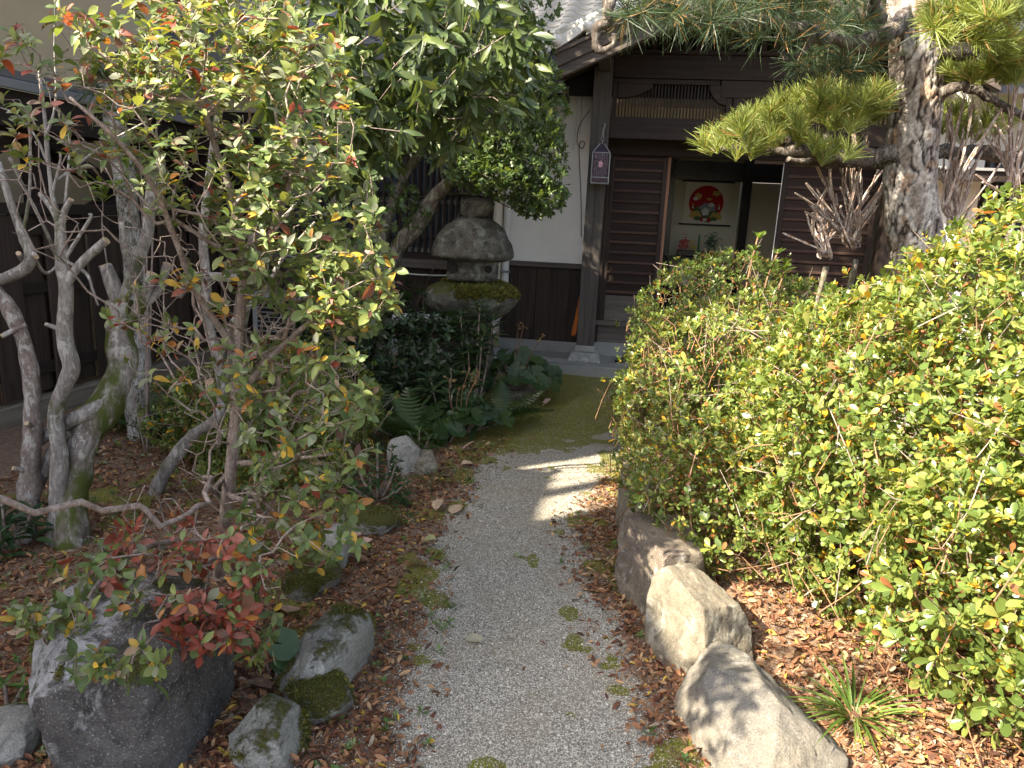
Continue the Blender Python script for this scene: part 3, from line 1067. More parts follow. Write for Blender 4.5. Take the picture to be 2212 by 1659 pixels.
for j, (l, dz) in enumerate(((0, -0.022), (0, 0.0), (TL * 1.18, 0.0))):
    for i in range(9):
        V.append((xs[i] * TW * 1.04, l * math.cos(ca) - (dz + 0.02) * math.sin(ca), l * math.sin(ca) + (prof[i] + dz + (0.022 if l == 0 else 0.0)) * math.cos(ca)))
for j in range(2):
    for i in range(8):
        a = j * 9 + i
        Q.append((a, a + 1, a + 10, a + 9))
tile = fast_mesh('roof_tile', np.array(V), [np.array(Q)], None, True)
tile.materials.append(TILE)
nt = 0
for row in range(22):
    for c in range(16):
        u, v = -2.6 + c * TW, ME_V + row * TL * math.cos(ca)
        if nt >= 300 or (u > -0.55 and rz(u) > mz(v) - 0.05):
            continue
        o = bpy.data.objects.new('roof_tile', tile)
        COL.objects.link(o)
        o.parent = roof
        o.location = (u, v, mz(v) + 0.01)
        nt += 1
hb('eave_board', -6, -0.5, ME_V + 0.02, ME_V + 0.05, mz(ME_V) - 0.18, mz(ME_V) - 0.06, WOOD_DARK_X)
hb('gutter', -6, -0.5, ME_V - 0.1, ME_V - 0.01, mz(ME_V) - 0.17, mz(ME_V) - 0.09, METAL, bevel=0.02)
hb('plaster_wall', -0.9, -0.07, 0.32, 0.4, 2.851, 3.25, PLASTER, bevel=0)
for k in range(4):
    hb('vent_slat', -0.62, -0.28, -0.32 + 0.09 * k, -0.27 + 0.09 * k, 2.52, 2.56, WOOD_DARK_X, bevel=0)

# ------------------------------------------------------------------ fence and neighbouring building
FO = np.array(gp(0, 940))
FT = R(11)
FM = Matrix.Translation(FO.tolist()) @ Matrix.Rotation(PI / 2 - FT, 4, 'Z')      # local x runs along the fence away from us, local y to the far side
fence = thing('board_fence', 'dark brown fence of overlapping upright boards on a grey timber sill', 'fence', FO, PI / 2 - FT, local=True)


def fb(name, a, b, c, d, e, f, mat, parent=None, bevel=0.004, label=None):
    return part(name, Geo().box(a, b, c, d, e, f), mat, parent or fence, bevel=bevel, label=label)


WOOD_FSILL = mat_wood('sill_timber', (0.14, 0.115, 0.09), (0.3, 0.26, 0.2), 0)
fb('sill_beam', -4.2, 3.0, -0.06, 0.06, 0.02, 0.17, WOOD_FSILL)
x, k = -4.2, 0
while x < 2.9:
    wd = random.uniform(0.15, 0.21)
    s = -0.032 if k % 2 == 0 else 0.012
    fb('plank', x - 0.012, x + wd + 0.012, s, s + 0.018, 0.2, 1.345 + random.uniform(-0.004, 0.004), WOOD_FENCE)
    x += wd + 0.012
    k += 1
for z in (0.32, 0.85, 1.22):
    fb('rail', -4.2, 3.0, -0.012, 0.01, z, z + 0.075, WOOD_DARK_X)
fb('cap_rail', -4.2, 3.0, -0.05, 0.05, 1.35, 1.42, WOOD_DARK_X)

nb = thing('neighbour_building', 'beige stucco building with a timber braced lean-to behind the board fence', 'building', FO, PI / 2 - FT, local=True)


def nbx(name, a, b, c, d, e, f, mat, bevel=0.004, label=None):
    return part(name, Geo().box(a, b, c, d, e, f), mat, nb, bevel=bevel, label=label)


nbx('wall', -3.35, 4.6, 1.2, 1.4, -0.1, 5.2, BEIGE, 0)
nbx('wall', -4.3, -3.351, 1.2, 1.4, -0.1, 4.4, BEIGE, 0)
nbx('wall', -14.0, -4.301, 1.1, 1.2, -0.1, 5.1, BEIGE, 0)
nbx('wall', 4.4, 4.6, 1.41, 5.0, -0.1, 5.2, BEIGE, 0)
nbx('roof', -3.3, 4.9, 0.9, 5.3, 5.2, 5.32, TILE)
nbx('roof', -4.35, -3.301, 0.9, 5.3, 4.38, 4.5, TILE)  # roof stepped down here, out of view, to let the sun patch through
nbx('shade_parapet', -14.3, -4.351, 0.9, 1.25, 5.1, 5.25, TILE)  # unseen raised edge, kept thin, added to shade the near path
nbx('stripe_blocker', -3.78, -3.7, 0.95, 1.03, 4.501, 5.15, METAL)  # unseen bar added to throw a thin shadow stripe across the sun patch


def leanto(name, poly, x0, x1, mat, bevel=0.003):
    gg = Geo().prism([(-p[0], p[1]) for p in poly], x0, x1)
    gg.v = [np.column_stack([a[:, 1], -a[:, 0], a[:, 2]]) for a in gg.v]
    return part(name, gg, mat, nb, bevel=bevel)


leanto('eave_roof', [(0.05, 2.13), (0.42, 2.24), (0.42, 2.28), (0.05, 2.17)], -5.0, 4.2, TILE)
nbx('drip_edge', -5.0, 4.2, 0.02, 0.048, 2.1, 2.155, METAL, label='pale metal drip edge of the lean-to')
nbx('fascia', -5.0, 4.2, 0.07, 0.12, 1.88, 2.1, WOOD_DARK_X)
nbx('eave_beam', -5.0, 4.2, 0.14, 0.26, 1.86, 2.0, WOOD_DARK_X)
for a in (-2.6, -0.75, 0.62, 2.5):
    nbx('timber_post', a, a + 0.13, 0.13, 0.26, 0.0, 1.86, WOOD_DARK_Z)


def brace(x0, z0, x1, z1, y):
    d = nrm(np.array([x1 - x0, 0, z1 - z0]))
    p = np.array([-d[2], 0, d[0]]) * 0.035
    a, b = np.array([x0, 0, z0]), np.array([x1, 0, z1])
    gg = Geo().prism([tuple((a - p)[[0, 2]]), tuple((b - p)[[0, 2]]), tuple((b + p)[[0, 2]]), tuple((a + p)[[0, 2]])], y, y + 0.05)
    part('brace', gg, WOOD_DARK_X, nb, bevel=0.003)


for a, b in ((-0.62, 0.62), (0.75, 2.5), (-2.47, -0.75)):
    for y in (0.2, 0.34):
        brace(a, 1.86, b, 1.12, y)
        brace(a, 1.12, b, 1.84, y + 0.055)
nbx('board', -1.2, -0.77, 0.3, 0.33, 1.2, 1.78, WOOD_RED, label='reddish brown board fixed beside the post')


# ------------------------------------------------------------------ rocks
def ico(n):
    import bmesh
    bm = bmesh.new()
    bmesh.ops.create_icosphere(bm, subdivisions=n, radius=1)
    V = np.array([v.co[:] for v in bm.verts])
    F = np.array([[v.index for v in f.verts] for f in bm.faces])
    bm.free()
    return V, F


ICO = {n: ico(n) for n in (3, 4, 5, 6)}


def rock_geo(c, r, yaw=0.0, seed=0, pw=2.8, cuts=5, lump=0.1, sub=6, tilt=0.0, fine=0.016, cutd=(0.72, 0.95), planes=(), soft=0.9):
    V, F = ICO[sub]
    g = np.random.default_rng(seed)
    q = V / (np.abs(V) ** pw).sum(1, keepdims=True) ** (1 / pw)
    cl = [(nrm(np.array(p[:3])), p[3]) for p in planes] + [(nrm(g.normal(size=3) * (1, 1, 0.8)), g.uniform(*cutd)) for _ in range(cuts)]
    q = q * (1 + 0.5 * lump * fbm(q * 1.1 + seed, seed + 9, 2))[:, None]
    for nn, d in cl:
        h = q @ nn - d
        q = q - np.where(h > 0, h * soft, 0)[:, None] * nn
    q = q * (1 + lump * fbm(q * 1.5 + seed, seed, 3))[:, None]
    q = q * (1 + fine * 1.6 * fbm(q * 7 + seed, seed + 5, 4))[:, None]
    rid = np.abs(fbm(q * 2.2 + seed, seed + 15, 3))
    q = q * (1 - 0.018 * np.exp(-(rid / 0.025) ** 2) + 0.014 * fbm(q * 9, seed + 4, 4) + 0.008 * fbm(q * 26, seed + 3, 3))[:, None]
    q = q * np.array(r)
    q = q @ np.array(Matrix.Rotation(tilt, 3, 'Y')).T @ np.array(Matrix.Rotation(yaw, 3, 'Z')).T
    return Geo().add(q + np.array(c), T=F)


ROCK_PURPLE = mat_rock('purple_brown_rock', (0.17, 0.135, 0.115), (0.34, 0.29, 0.22), 0.15, 0.0, dk=0.25, dark=(0.09, 0.07, 0.066))
ROCK_LICH = mat_rock('lichen_spotted_rock', (0.23, 0.2, 0.155), (0.34, 0.3, 0.225), 0.35, 0.0, (0.43, 0.41, 0.35), dk=0.3)
ROCK_GREY = mat_rock('grey_granite_boulder', (0.21, 0.2, 0.185), (0.29, 0.26, 0.21), 0.08, 0.0, (0.38, 0.38, 0.37), dk=0.06)
ROCK_BIG = mat_rock('dark_lichen_boulder', (0.1, 0.095, 0.09), (0.19, 0.18, 0.175), 0.12, 0.5, (0.55, 0.55, 0.57), dk=0.5, side=(-0.75, 0.5))
ROCK_MOSS = mat_rock('mossy_edging_stone', (0.2, 0.2, 0.18), (0.36, 0.36, 0.33), 0.15, 0.78, dk=0.2)
ROCK_PALE = mat_rock('pale_edging_stone', (0.36, 0.35, 0.32), (0.5, 0.49, 0.45), 0.2, 0.25, dk=0.2)
ROCK_MOSSY2 = mat_rock('half_mossy_stone', (0.3, 0.3, 0.27), (0.45, 0.45, 0.41), 0.2, 0.5, dk=0.12)
ROCK_LANT = mat_rock('weathered_lantern_stone', (0.075, 0.065, 0.052), (0.2, 0.19, 0.16), 0.3, 0.2, (0.26, 0.28, 0.25), dk=0.5)
ROCK_LANTM = mat_rock('mossy_lantern_stone', (0.09, 0.085, 0.07), (0.2, 0.2, 0.18), 0.35, 0.62, (0.3, 0.32, 0.29), dk=0.4)
GE = 'boulders edging the planting bed'
GL = 'stones edging the path'


def rock(name, label, px, r, mat, zc=None, group=None, cat='boulder', **kw):
    p = gp(*px)
    z = float(ground_z(np.array([p[0]]), np.array([p[1]]))[0])
    zc = r[2] * 0.6 if zc is None else zc
    c = np.array([p[0], p[1], z + zc])
    return single(name, rock_geo(c, r, **kw), mat, label, cat, c, group, smooth=True)


rock('boulder', 'purplish brown blocky boulder with a flat sunlit top under the hedge', (1432, 1295), (0.18, 0.2, 0.215), ROCK_PURPLE, 0.13, GE, seed=14, yaw=0.15, pw=4.2, cuts=3, cutd=(0.9, 1.1), soft=0.97, planes=((0.1, -0.12, 1, 0.64), (-0.9, -0.3, 0.2, 0.68), (0.25, -1, 0.12, 0.68), (0.9, -0.2, 0.3, 0.8), (-0.5, -0.5, 0.75, 0.92)))
rock('boulder', 'pale lichen spotted rounded boulder between the brown one and the grey one', (1505, 1412), (0.16, 0.185, 0.195), ROCK_LICH, 0.115, GE, seed=23, yaw=0.35, pw=3.4, cuts=3, cutd=(0.9, 1.1), soft=0.97, planes=((0.15, -0.15, 1, 0.66), (-0.95, -0.25, 0.25, 0.68), (0.2, -0.95, 0.35, 0.66), (0.85, 0.1, 0.5, 0.8), (-0.55, -0.1, 0.8, 0.88)))
rock('boulder', 'smooth grey slanting boulder with a raised ridge beside the grass tuft', (1610, 1590), (0.19, 0.26, 0.18), ROCK_GREY, 0.07, GE, seed=37, yaw=0.5, pw=3.4, cuts=2, soft=0.97, cutd=(0.9, 1.1), planes=((-0.5, -0.25, 0.85, 0.55), (0.55, -0.3, 0.8, 0.6), (0.0, -0.75, 0.6, 0.66), (-0.9, 0.3, 0.3, 0.72), (0.95, 0.1, 0.1, 0.78), (-0.6, 0.75, 0.4, 0.75), (0.1, 0.2, 1, 0.68)))
rock('boulder', 'pale upright boulder half hidden by the hedge behind the purplish one', (1378, 1135), (0.12, 0.17, 0.2), ROCK_LICH, 0.12, GE, seed=41, yaw=0.2, pw=3.6, planes=((-0.8, -0.3, 0.5, 0.7), (0.2, 0, 1, 0.8)))
rock('boulder', 'big dark boulder with white lichen and moss under the red leaves', (288, 1600), (0.25, 0.25, 0.28), ROCK_BIG, 0.13, seed=52, yaw=0.2, pw=3.0, cuts=2, lump=0.12, soft=0.72, cutd=(0.95, 1.1), planes=((-0.2, -0.25, 0.95, 0.78), (-0.1, -1, -0.05, 0.8), (0.95, -0.35, 0.05, 0.74), (-0.75, -0.35, 0.6, 0.86), (-0.9, -0.3, -0.45, 0.7), (0.5, -0.5, 0.75, 0.95)))
rock('stone', 'long edging stone with a pale bare top and moss at both ends', (715, 1450), (0.095, 0.21, 0.12), ROCK_MOSSY2, 0.045, GL, 'stone', seed=61, yaw=-0.25, pw=3.4, cuts=3)
rock('stone', 'mossy low edging stone sunk in litter before the long pale one', (690, 1535), (0.1, 0.09, 0.07), ROCK_MOSS, 0.03, GL, 'stone', seed=66, yaw=0.2)
rock('stone', 'rounded grey edging stone with a small moss cap nearest the camera', (585, 1618), (0.105, 0.12, 0.09), ROCK_MOSSY2, 0.035, GL, 'stone', seed=71, yaw=0.4, pw=2.6)
rock('stone', 'white upright edging stone with mossy foot among fallen leaves', (722, 1222), (0.06, 0.085, 0.1), ROCK_PALE, 0.06, GL, 'stone', seed=83, pw=4, cuts=2)
rock('stone', 'low moss covered stone behind the long pale one', (675, 1275), (0.1, 0.13, 0.08), ROCK_MOSS, 0.02, GL, 'stone', seed=87)
rock('stone', 'flat brown stone lying under the small evergreen shrub', (800, 1142), (0.13, 0.1, 0.06), ROCK_MOSS, 0.025, GL, 'stone', seed=91)
rock('stone', 'square pale stone with a sunlit top beside the fern', (872, 1022), (0.09, 0.11, 0.13), ROCK_PALE, 0.07, GL, 'stone', seed=95, pw=4)
rock('stone', 'small grey stone beside the square pale one', (915, 1020), (0.09, 0.1, 0.08), ROCK_LICH, 0.03, GL, 'stone', seed=99)
rock('stone', 'flat brown stone peeping out under the round leaved plant', (1110, 862), (0.16, 0.14, 0.06), ROCK_PURPLE, 0.02, GL, 'stone', seed=101)
rock('stone', 'pale stone corner showing at the edge of the dark boulder', (8, 1650), (0.09, 0.1, 0.07), ROCK_PALE, 0.02, GL, 'stone', seed=103)

def moss_on(o, n, thr, ln=(0.005, 0.012), seed=0, zmin=0.25, bias=(0, 0, 0), freq=7.0):
    """short moss tips on the upward faces of a stone"""
    me = o.data
    V = np.empty(len(me.vertices) * 3)
    me.vertices.foreach_get('co', V)
    V = V.reshape(-1, 3)
    Nv = np.empty(len(V) * 3)
    me.vertices.foreach_get('normal', Nv)
    Nv = Nv.reshape(-1, 3)
    f = fbm(V * freq + seed, seed, 4) + V @ np.array(bias)
    c = np.nonzero((Nv[:, 2] > zmin) & (f > thr))[0]
    if not len(c):
        return
    i = rng.choice(c, n)
    Lm = Leaves([leaf_shape(0.4, 1, 0.2, 0.25, 0.4)], [(0.085, 0.1, 0.018), (0.15, 0.155, 0.03), (0.23, 0.21, 0.05), (0.1, 0.075, 0.03)])
    D = Nv[i] + rng.normal(0, 0.5, (n, 3))
    Lm.add(V[i] + ORG[o] + rng.normal(0, 0.003, (n, 3)), D, rand_dirs(n), rng.uniform(*ln, n), rng.choice(4, n, p=(0.35, 0.35, 0.15, 0.15)))
    Lm.build(o, LEAF_SOFT, 0, stuff='moss')


for o in [q for q in bpy.data.objects if q.get('category') in ('stone', 'boulder') and q.data.materials[0].name in ('mossy_edging_stone', 'half_mossy_stone', 'dark_lichen_boulder')]:
    nm_ = o.data.materials[0].name
    moss_on(o, {'mossy_edging_stone': 2600, 'half_mossy_stone': 1800, 'dark_lichen_boulder': 1200}[nm_], {'mossy_edging_stone': -0.25, 'half_mossy_stone': 0.16, 'dark_lichen_boulder': 0.28}[nm_], seed=int(o.location.x * 90) % 50, zmin=0.1)

# ------------------------------------------------------------------ stone lantern
LY = 5.95
lp = at(1015, 690, LY)
lb = np.array([lp[0], LY, 0.0])
lan = thing('stone_lantern', 'natural stone garden lantern with mossy bowl and cap stones by the lattice window', 'lantern', lb)


def lz(v):
    return float(at(1020, v, LY)[2])


def lrock(name, cu, v0, v1, w, d, mat, **kw):
    z0, z1 = lz(v1), lz(v0)
    c = at(cu, (v0 + v1) / 2, LY)
    return part(name, rock_geo((c[0], LY, (z0 + z1) / 2), (w / 2, d / 2, (z1 - z0) / 2 * 1.08), **kw), mat, lan, smooth=True)


lrock('finial', 1032, 428, 470, 0.27, 0.26, ROCK_LANT, seed=5, pw=3, cuts=2)
k_ = 1600 / 6.1
# cap stone: domed top, flat underside
V, F = ICO[6]
c = at(1021, 540, LY)
h = lz(465) - lz(560)
q = V / (np.abs(V) ** 2.6).sum(1, keepdims=True) ** (1 / 2.6)
q[:, 2] = np.where(q[:, 2] < 0, q[:, 2] * 0.22, q[:, 2])
q[:, :2] *= (1 - 0.28 * np.clip(q[:, 2:3], 0, 1) ** 1.3)
q *= (1 + 0.07 * fbm(q * 1.7, 8, 3) + 0.03 * fbm(q * 7, 9, 4) + 0.012 * fbm(q * 24, 10, 3))[:, None]
part('cap_stone', Geo().add(q * (0.325, 0.31, h / 1.18) + np.array([c[0], LY, lz(548)]), T=F), ROCK_LANT, lan, smooth=True)
fire = lrock('fire_box', 1022, 552, 604, 0.4, 0.4, ROCK_LANT, seed=9, pw=6, cuts=0, lump=0.04)
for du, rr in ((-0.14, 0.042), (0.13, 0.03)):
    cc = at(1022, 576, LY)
    part('dark_plug', Geo().tube([(cc[0] + du, LY - 0.21, cc[2]), (cc[0] + du, LY - 0.16, cc[2])], rr, 14), DARK, fire)  # dark plug on solid stone, painting the shade of a hole
V, F = ICO[6]
q = V / (np.abs(V) ** 2.3).sum(1, keepdims=True) ** (1 / 2.3)
q[:, 2] = np.where(q[:, 2] > 0, q[:, 2] * 0.6, q[:, 2] * 1.25)
q[:, :2] *= (1 - 0.4 * np.clip(-q[:, 2:3], 0, 1.2) ** 1.5)
q *= (1 + 0.06 * fbm(q * 1.6, 18, 3) + 0.03 * fbm(q * 7, 19, 4) + 0.01 * fbm(q * 24, 20, 3))[:, None]
c = at(1016, 645, LY)
bowl = part('bowl_stone', Geo().add(q * (0.375, 0.36, (lz(600) - lz(705)) / 1.85) + np.array([c[0], LY, lz(640)]), T=F), ROCK_LANTM, lan, smooth=True)
moss_on(bowl, 9000, 0.0, (0.012, 0.032), 5, 0.2, (1.2, 0, 0), 5.0)
part('pedestal', rock_geo((c[0], LY, lz(705) * 0.5), (0.2, 0.2, lz(700) * 0.55), seed=12, pw=4), ROCK_LANT, lan, smooth=True)

# ------------------------------------------------------------------ foreground azalea (big leaves, many of them turned)
PAL_AZ = [(0.1, 0.15, 0.05), (0.14, 0.19, 0.065), (0.2, 0.22, 0.14), (0.21, 0.25, 0.075), (0.52, 0.34, 0.05), (0.42, 0.19, 0.06), (0.25, 0.06, 0.04), (0.27, 0.1, 0.075), (0.12, 0.06, 0.04), (0.38, 0.28, 0.2)]
az_root = gp(468, 1262)
azalea = thing('azalea_shrub', 'tall twiggy azalea with green, yellow and orange leaves over the pruned trunks', 'shrub', az_root)
SH_AZ = [leaf_shape(0.5, 4, 0.12, 0.22, 0.56), leaf_shape(0.46, 4, 0.16, 0.45, 0.58, 0.3), leaf_shape(0.54, 4, 0.08, 0.1, 0.6), leaf_shape(0.44, 4, 0.22, 0.6, 0.55, -0.4)]
LA = Leaves(SH_AZ, PAL_AZ)


def px_tips(n, cu, cv, ru, rv, y0, y1, seed=0, power=0.5):
    g = np.random.default_rng(1000 + seed)
    a = g.uniform(0, 2 * PI, n)
    r_ = g.random(n) ** power
    yy = g.uniform(y0, y1, n)
    return np.array([at(cu + ru * q * math.cos(t), cv + rv * q * math.sin(t), y) for t, q, y in zip(a, r_, yy)])


stem_main = spline([az_root + (0, 0, -0.05), at(495, 1060, 2.42), at(510, 900, 2.4), at(516, 720, 2.4), at(524, 640, 2.38), at(524, 540, 2.35), at(500, 420, 2.3), at(470, 330, 2.28), at(440, 230, 2.2)], 5)
st_r = np.linspace(0.021, 0.007, len(stem_main))
part('stem', Geo().tube(stem_main, st_r, 10, rough=0.12, seed=3), BARK_TWIG, azalea, smooth=True)
fork = spline([at(526, 625, 2.38), at(570, 540, 2.36), at(610, 440, 2.3), at(640, 330, 2.25), at(650, 220, 2.2)], 5)
part('stem', Geo().tube(fork, np.linspace(0.015, 0.005, len(fork)), 9, rough=0.1, seed=4), BARK_TWIG, azalea, smooth=True)
fork2 = spline([at(505, 880, 2.4), at(560, 800, 2.36), at(640, 720, 2.3), at(720, 660, 2.28), at(800, 640, 2.26)], 5)
part('stem', Geo().tube(fork2, np.linspace(0.014, 0.004, len(fork2)), 9, rough=0.1, seed=5), BARK_TWIG, azalea, smooth=True)
fork3 = spline([at(500, 1000, 2.42), at(580, 1000, 2.3), at(650, 990, 2.2), at(720, 980, 2.15)], 5)
part('stem', Geo().tube(fork3, np.linspace(0.012, 0.004, len(fork3)), 9, rough=0.1, seed=6), BARK_TWIG, azalea, smooth=True)
fork4 = spline([at(478, 1180, 2.42), at(380, 1170, 2.2), at(300, 1190, 2.0), at(220, 1250, 1.85), at(170, 1330, 1.75)], 5)
part('stem', Geo().tube(fork4, np.linspace(0.013, 0.004, len(fork4)), 9, rough=0.1, seed=7), BARK_TWIG, azalea, smooth=True)
fork5 = spline([at(512, 760, 2.4), at(430, 640, 2.3), at(380, 520, 2.2), at(330, 400, 2.1), at(250, 300, 2.0), at(150, 210, 1.95)], 5)
part('stem', Geo().tube(fork5, np.linspace(0.012, 0.004, len(fork5)), 9, rough=0.1, seed=8), BARK_TWIG, azalea, smooth=True)
regions = [  # n, centre, radii, depth, palette weights, whorl size
    (270, 500, 250, 280, 260, 1.95, 2.65, (6, 6, 6, 5, 0.6, 0.25, 0.25, 0.5, 0.5, 0.3)),
    (216, 460, 80, 280, 120, 2.0, 2.7, (5, 5, 6, 5, 0.4, 0.6, 0.5, 0.6, 0.4, 0.3)),
    (214, 640, 470, 180, 210, 2.0, 2.6, (6, 6, 3, 6, 0.6, 0.3, 0.1, 0.2, 0.5, 0.2)),
    (129, 745, 610, 120, 115, 2.0, 2.5, (5, 5, 1, 7, 0.9, 0.4, 0.1, 0.2, 0.3, 0.2)),
    (113, 650, 900, 170, 190, 1.95, 2.5, (6, 6, 3, 4, 1.1, 0.6, 0.3, 0.3, 0.6, 0.2)),
    (65, 650, 1120, 140, 120, 1.9, 2.3, (6, 6, 3, 4, 1.1, 0.6, 0.3, 0.3, 0.5, 0.2)),
    (32, 390, 690, 170, 170, 2.1, 2.5, (3, 4, 4, 3, 2, 0.6, 0.6, 0.8, 0.8, 0.3)),
    (54, 130, 200, 150, 190, 1.9, 2.4, (4, 3, 5, 2, 0.4, 0.5, 1.0, 1.4, 1.0, 0.5)),
    (45, 150, 1290, 160, 90, 1.62, 1.95, (7, 5, 3, 2, 0.8, 0.3, 0.2, 0.3, 0.4, 0.1)),
    (72, 390, 1230, 190, 120, 1.7, 2.1, (1.3, 1.3, 0.6, 0.5, 0.4, 0.8, 5, 3, 2, 0.1)),
    (40, 440, 1350, 100, 50, 1.6, 1.75, (0.8, 0.5, 0.2, 0.2, 0.3, 0.8, 6, 3, 1.2, 0.1)),
    (17, 250, 1430, 130, 60, 1.42, 1.56, (7, 5, 2, 2, 1.4, 0.3, 0.1, 0.1, 0.3, 0.2)),
    (18, 560, 1330, 60, 120, 1.7, 1.95, (6, 5, 2, 2, 1.5, 0.3, 0.3, 0.1, 0.5, 0.2)),
]
tips_all = []
for i, (n, cu, cv, ru, rv, y0, y1, wts) in enumerate(regions):
    tp = px_tips(n, cu, cv, ru, rv, y0, y1, i)
    tp = tp[tp[:, 2] > 0.12]
    tips_all.append(tp)
    ax = nrm(rand_dirs(len(tp)) * 0.8 + np.array([0, -0.35, 0.75]) + nrm(tp - np.array(at(480, 700, 2.4))) * 0.4)
    red = i in (9, 10)
    rosettes(LA, tp, ax, 7 if not red else 8, 0.041 if i > 7 else 0.043, list(range(len(PAL_AZ))), wts, (0.8, 1.75) if not red else (1.2, 2.5), 0.3)
near_, nn_ = blob_points([((-1.0, 1.0, 1.8), (0.34, 0.28, 0.42)), ((-1.2, 0.9, 1.2), (0.4, 0.4, 0.4))], 130, (0.3, 1.0), 0.1, 3)  # unseen sprays beside the camera, added to shade the nearest boulder
rosettes(LA, near_, nrm(nn_ + (0, 0, 0.5)), 7, 0.055, list(range(4)), (5, 5, 4, 3), (0.8, 1.75), 0.3)
tips_all = np.vstack(tips_all + [near_])
extra = np.vstack([px_tips(260, 520, 640, 240, 190, 2.1, 2.8, 77), px_tips(260, 600, 780, 190, 140, 2.1, 2.7, 78), px_tips(70, 130, 330, 150, 240, 2.0, 2.5, 79), px_tips(120, 420, 1180, 240, 150, 1.7, 2.3, 80), px_tips(90, 560, 960, 200, 140, 2.0, 2.5, 81), px_tips(80, 450, 300, 300, 250, 2.0, 2.6, 82)])
extra = extra[extra[:, 2] > 0.12]
stems = np.vstack([stem_main, fork, fork2, fork3, fork4, fork5])
ch = grow(np.vstack([tips_all, extra]), stem_main, 0.0015, 0.25, 0.07, 0.25)
wi = tips_all[rng.choice(len(tips_all), 90, False)] + rng.normal(0, 0.02, (90, 3))
rosettes(LA, wi, rand_dirs(90) + (0, -0.3, 0), 9, 0.02, [6, 7, 8], [1, 1, 5], (0.3, 2.2), 0.4)
part('twigs', chains_geo(ch, 5), BARK_TWIG, azalea, smooth=True, kind='stuff')
LA.build(azalea, LEAF_SOFT, 300)



# ------------------------------------------------------------------ pruned trees on the far side of the azalea
def trunk(name, pts, radii, mat, parent, k=12, rough=0.12, seed=0, n=7, cut=False):
    Pt, rr = spline(pts, n + 5, radii)
    rr = rr * (1 + 0.16 * fbm(Pt * 11 + seed, seed, 3))
    Pt = Pt + rr[:, None] * 0.22 * np.stack([fbm(Pt * 8 + seed, seed + q, 2) for q in range(3)], -1)
    o = part(name, Geo().tube(Pt, rr, k + 4, rough=rough * 1.7, seed=seed), mat, parent, smooth=True)
    if cut:
        d = nrm(Pt[-1] - Pt[-2])
        part('cut_end', Geo().tube([Pt[-1] - d * 0.002, Pt[-1] + d * 0.004], rr[-1] * 0.97, k), CUT_WOOD, o)
    return o


def stub(pts, r0, r1, mat, parent, seed):
    return trunk('stub', pts, np.linspace(r0, r1, len(pts)), mat, parent, 9, 0.1, seed, 5, True)


b0 = gp(52, 1190)
t1 = thing('pruned_tree', 'slender crooked tree with flaky brown bark at the edge of the garden', 'tree', b0)
Y1 = b0[1]
trunk('trunk', [b0 - (0, 0, 0.05), at(60, 1090, Y1), at(70, 960, Y1), at(70, 845, Y1), at(54, 748, Y1), at(22, 672, Y1), at(-10, 625, Y1)], [0.046, 0.042, 0.036, 0.034, 0.03, 0.028, 0.025], BARK_FLAKY, t1, 12, 0.14, 1)
trunk('limb', [at(-10, 608, Y1), at(25, 596, Y1), at(58, 575, Y1), at(66, 545, Y1), at(50, 510, Y1), at(20, 430, Y1), at(-5, 350, Y1)], [0.02, 0.022, 0.022, 0.02, 0.018, 0.014, 0.012], BARK_GREY, t1, 10, 0.1, 2)
for q in ((48, 560, 40, 548), (70, 548, 78, 555), (56, 700, 5, 726), (72, 925, 58, 915), (66, 1020, 30, 1012)):
    stub([at(q[0], q[1], Y1), at(q[2], q[3], Y1 - 0.06)], 0.012, 0.009, BARK_FLAKY, t1, q[0])
limb_pts = [([at(66, 545, Y1), at(100, 590, Y1 + .1), at(135, 560, Y1 + .2)], 0.008), ([at(50, 505, Y1), at(62, 430, Y1), at(66, 330, Y1), at(60, 240, Y1)], 0.007)]
for pts, r_ in limb_pts:
    trunk('twig', pts, np.linspace(r_, r_ * 0.5, len(pts)), BARK_GREY, t1, 7, 0.1, 3)

b0 = gp(112, 1195)
t2 = thing('pruned_tree', 'smooth pale grey trunk with a wavy bend and a sawn fork', 'tree', b0, group=None)
Y2 = b0[1]
trunk('trunk', [b0 - (0, 0, 0.05), at(128, 1020, Y2), at(126, 960, Y2), at(119, 892, Y2), at(142, 825, Y2), at(154, 790, Y2), at(140, 725, Y2), at(142, 640, Y2), at(136, 580, Y2), at(131, 520, Y2), at(128, 480, Y2)], [0.038, 0.032, 0.03, 0.029, 0.031, 0.033, 0.029, 0.027, 0.025, 0.022, 0.017], BARK_GREY, t2, 12, 0.08, 4)
stub([at(140, 620, Y2), at(170, 575, Y2), at(205, 540, Y2), at(228, 520, Y2)], 0.017, 0.016, BARK_GREY, t2, 6)
stub([at(140, 715, Y2), at(120, 708, Y2), at(100, 701, Y2)], 0.012, 0.008, BARK_GREY, t2, 7)
stub([at(131, 490, Y2), at(140, 455, Y2), at(154, 432, Y2)], 0.014, 0.012, BARK_GREY, t2, 8)
stub([at(128, 485, Y2), at(112, 452, Y2), at(88, 420, Y2 + 0.1)], 0.012, 0.009, BARK_GREY, t2, 9)
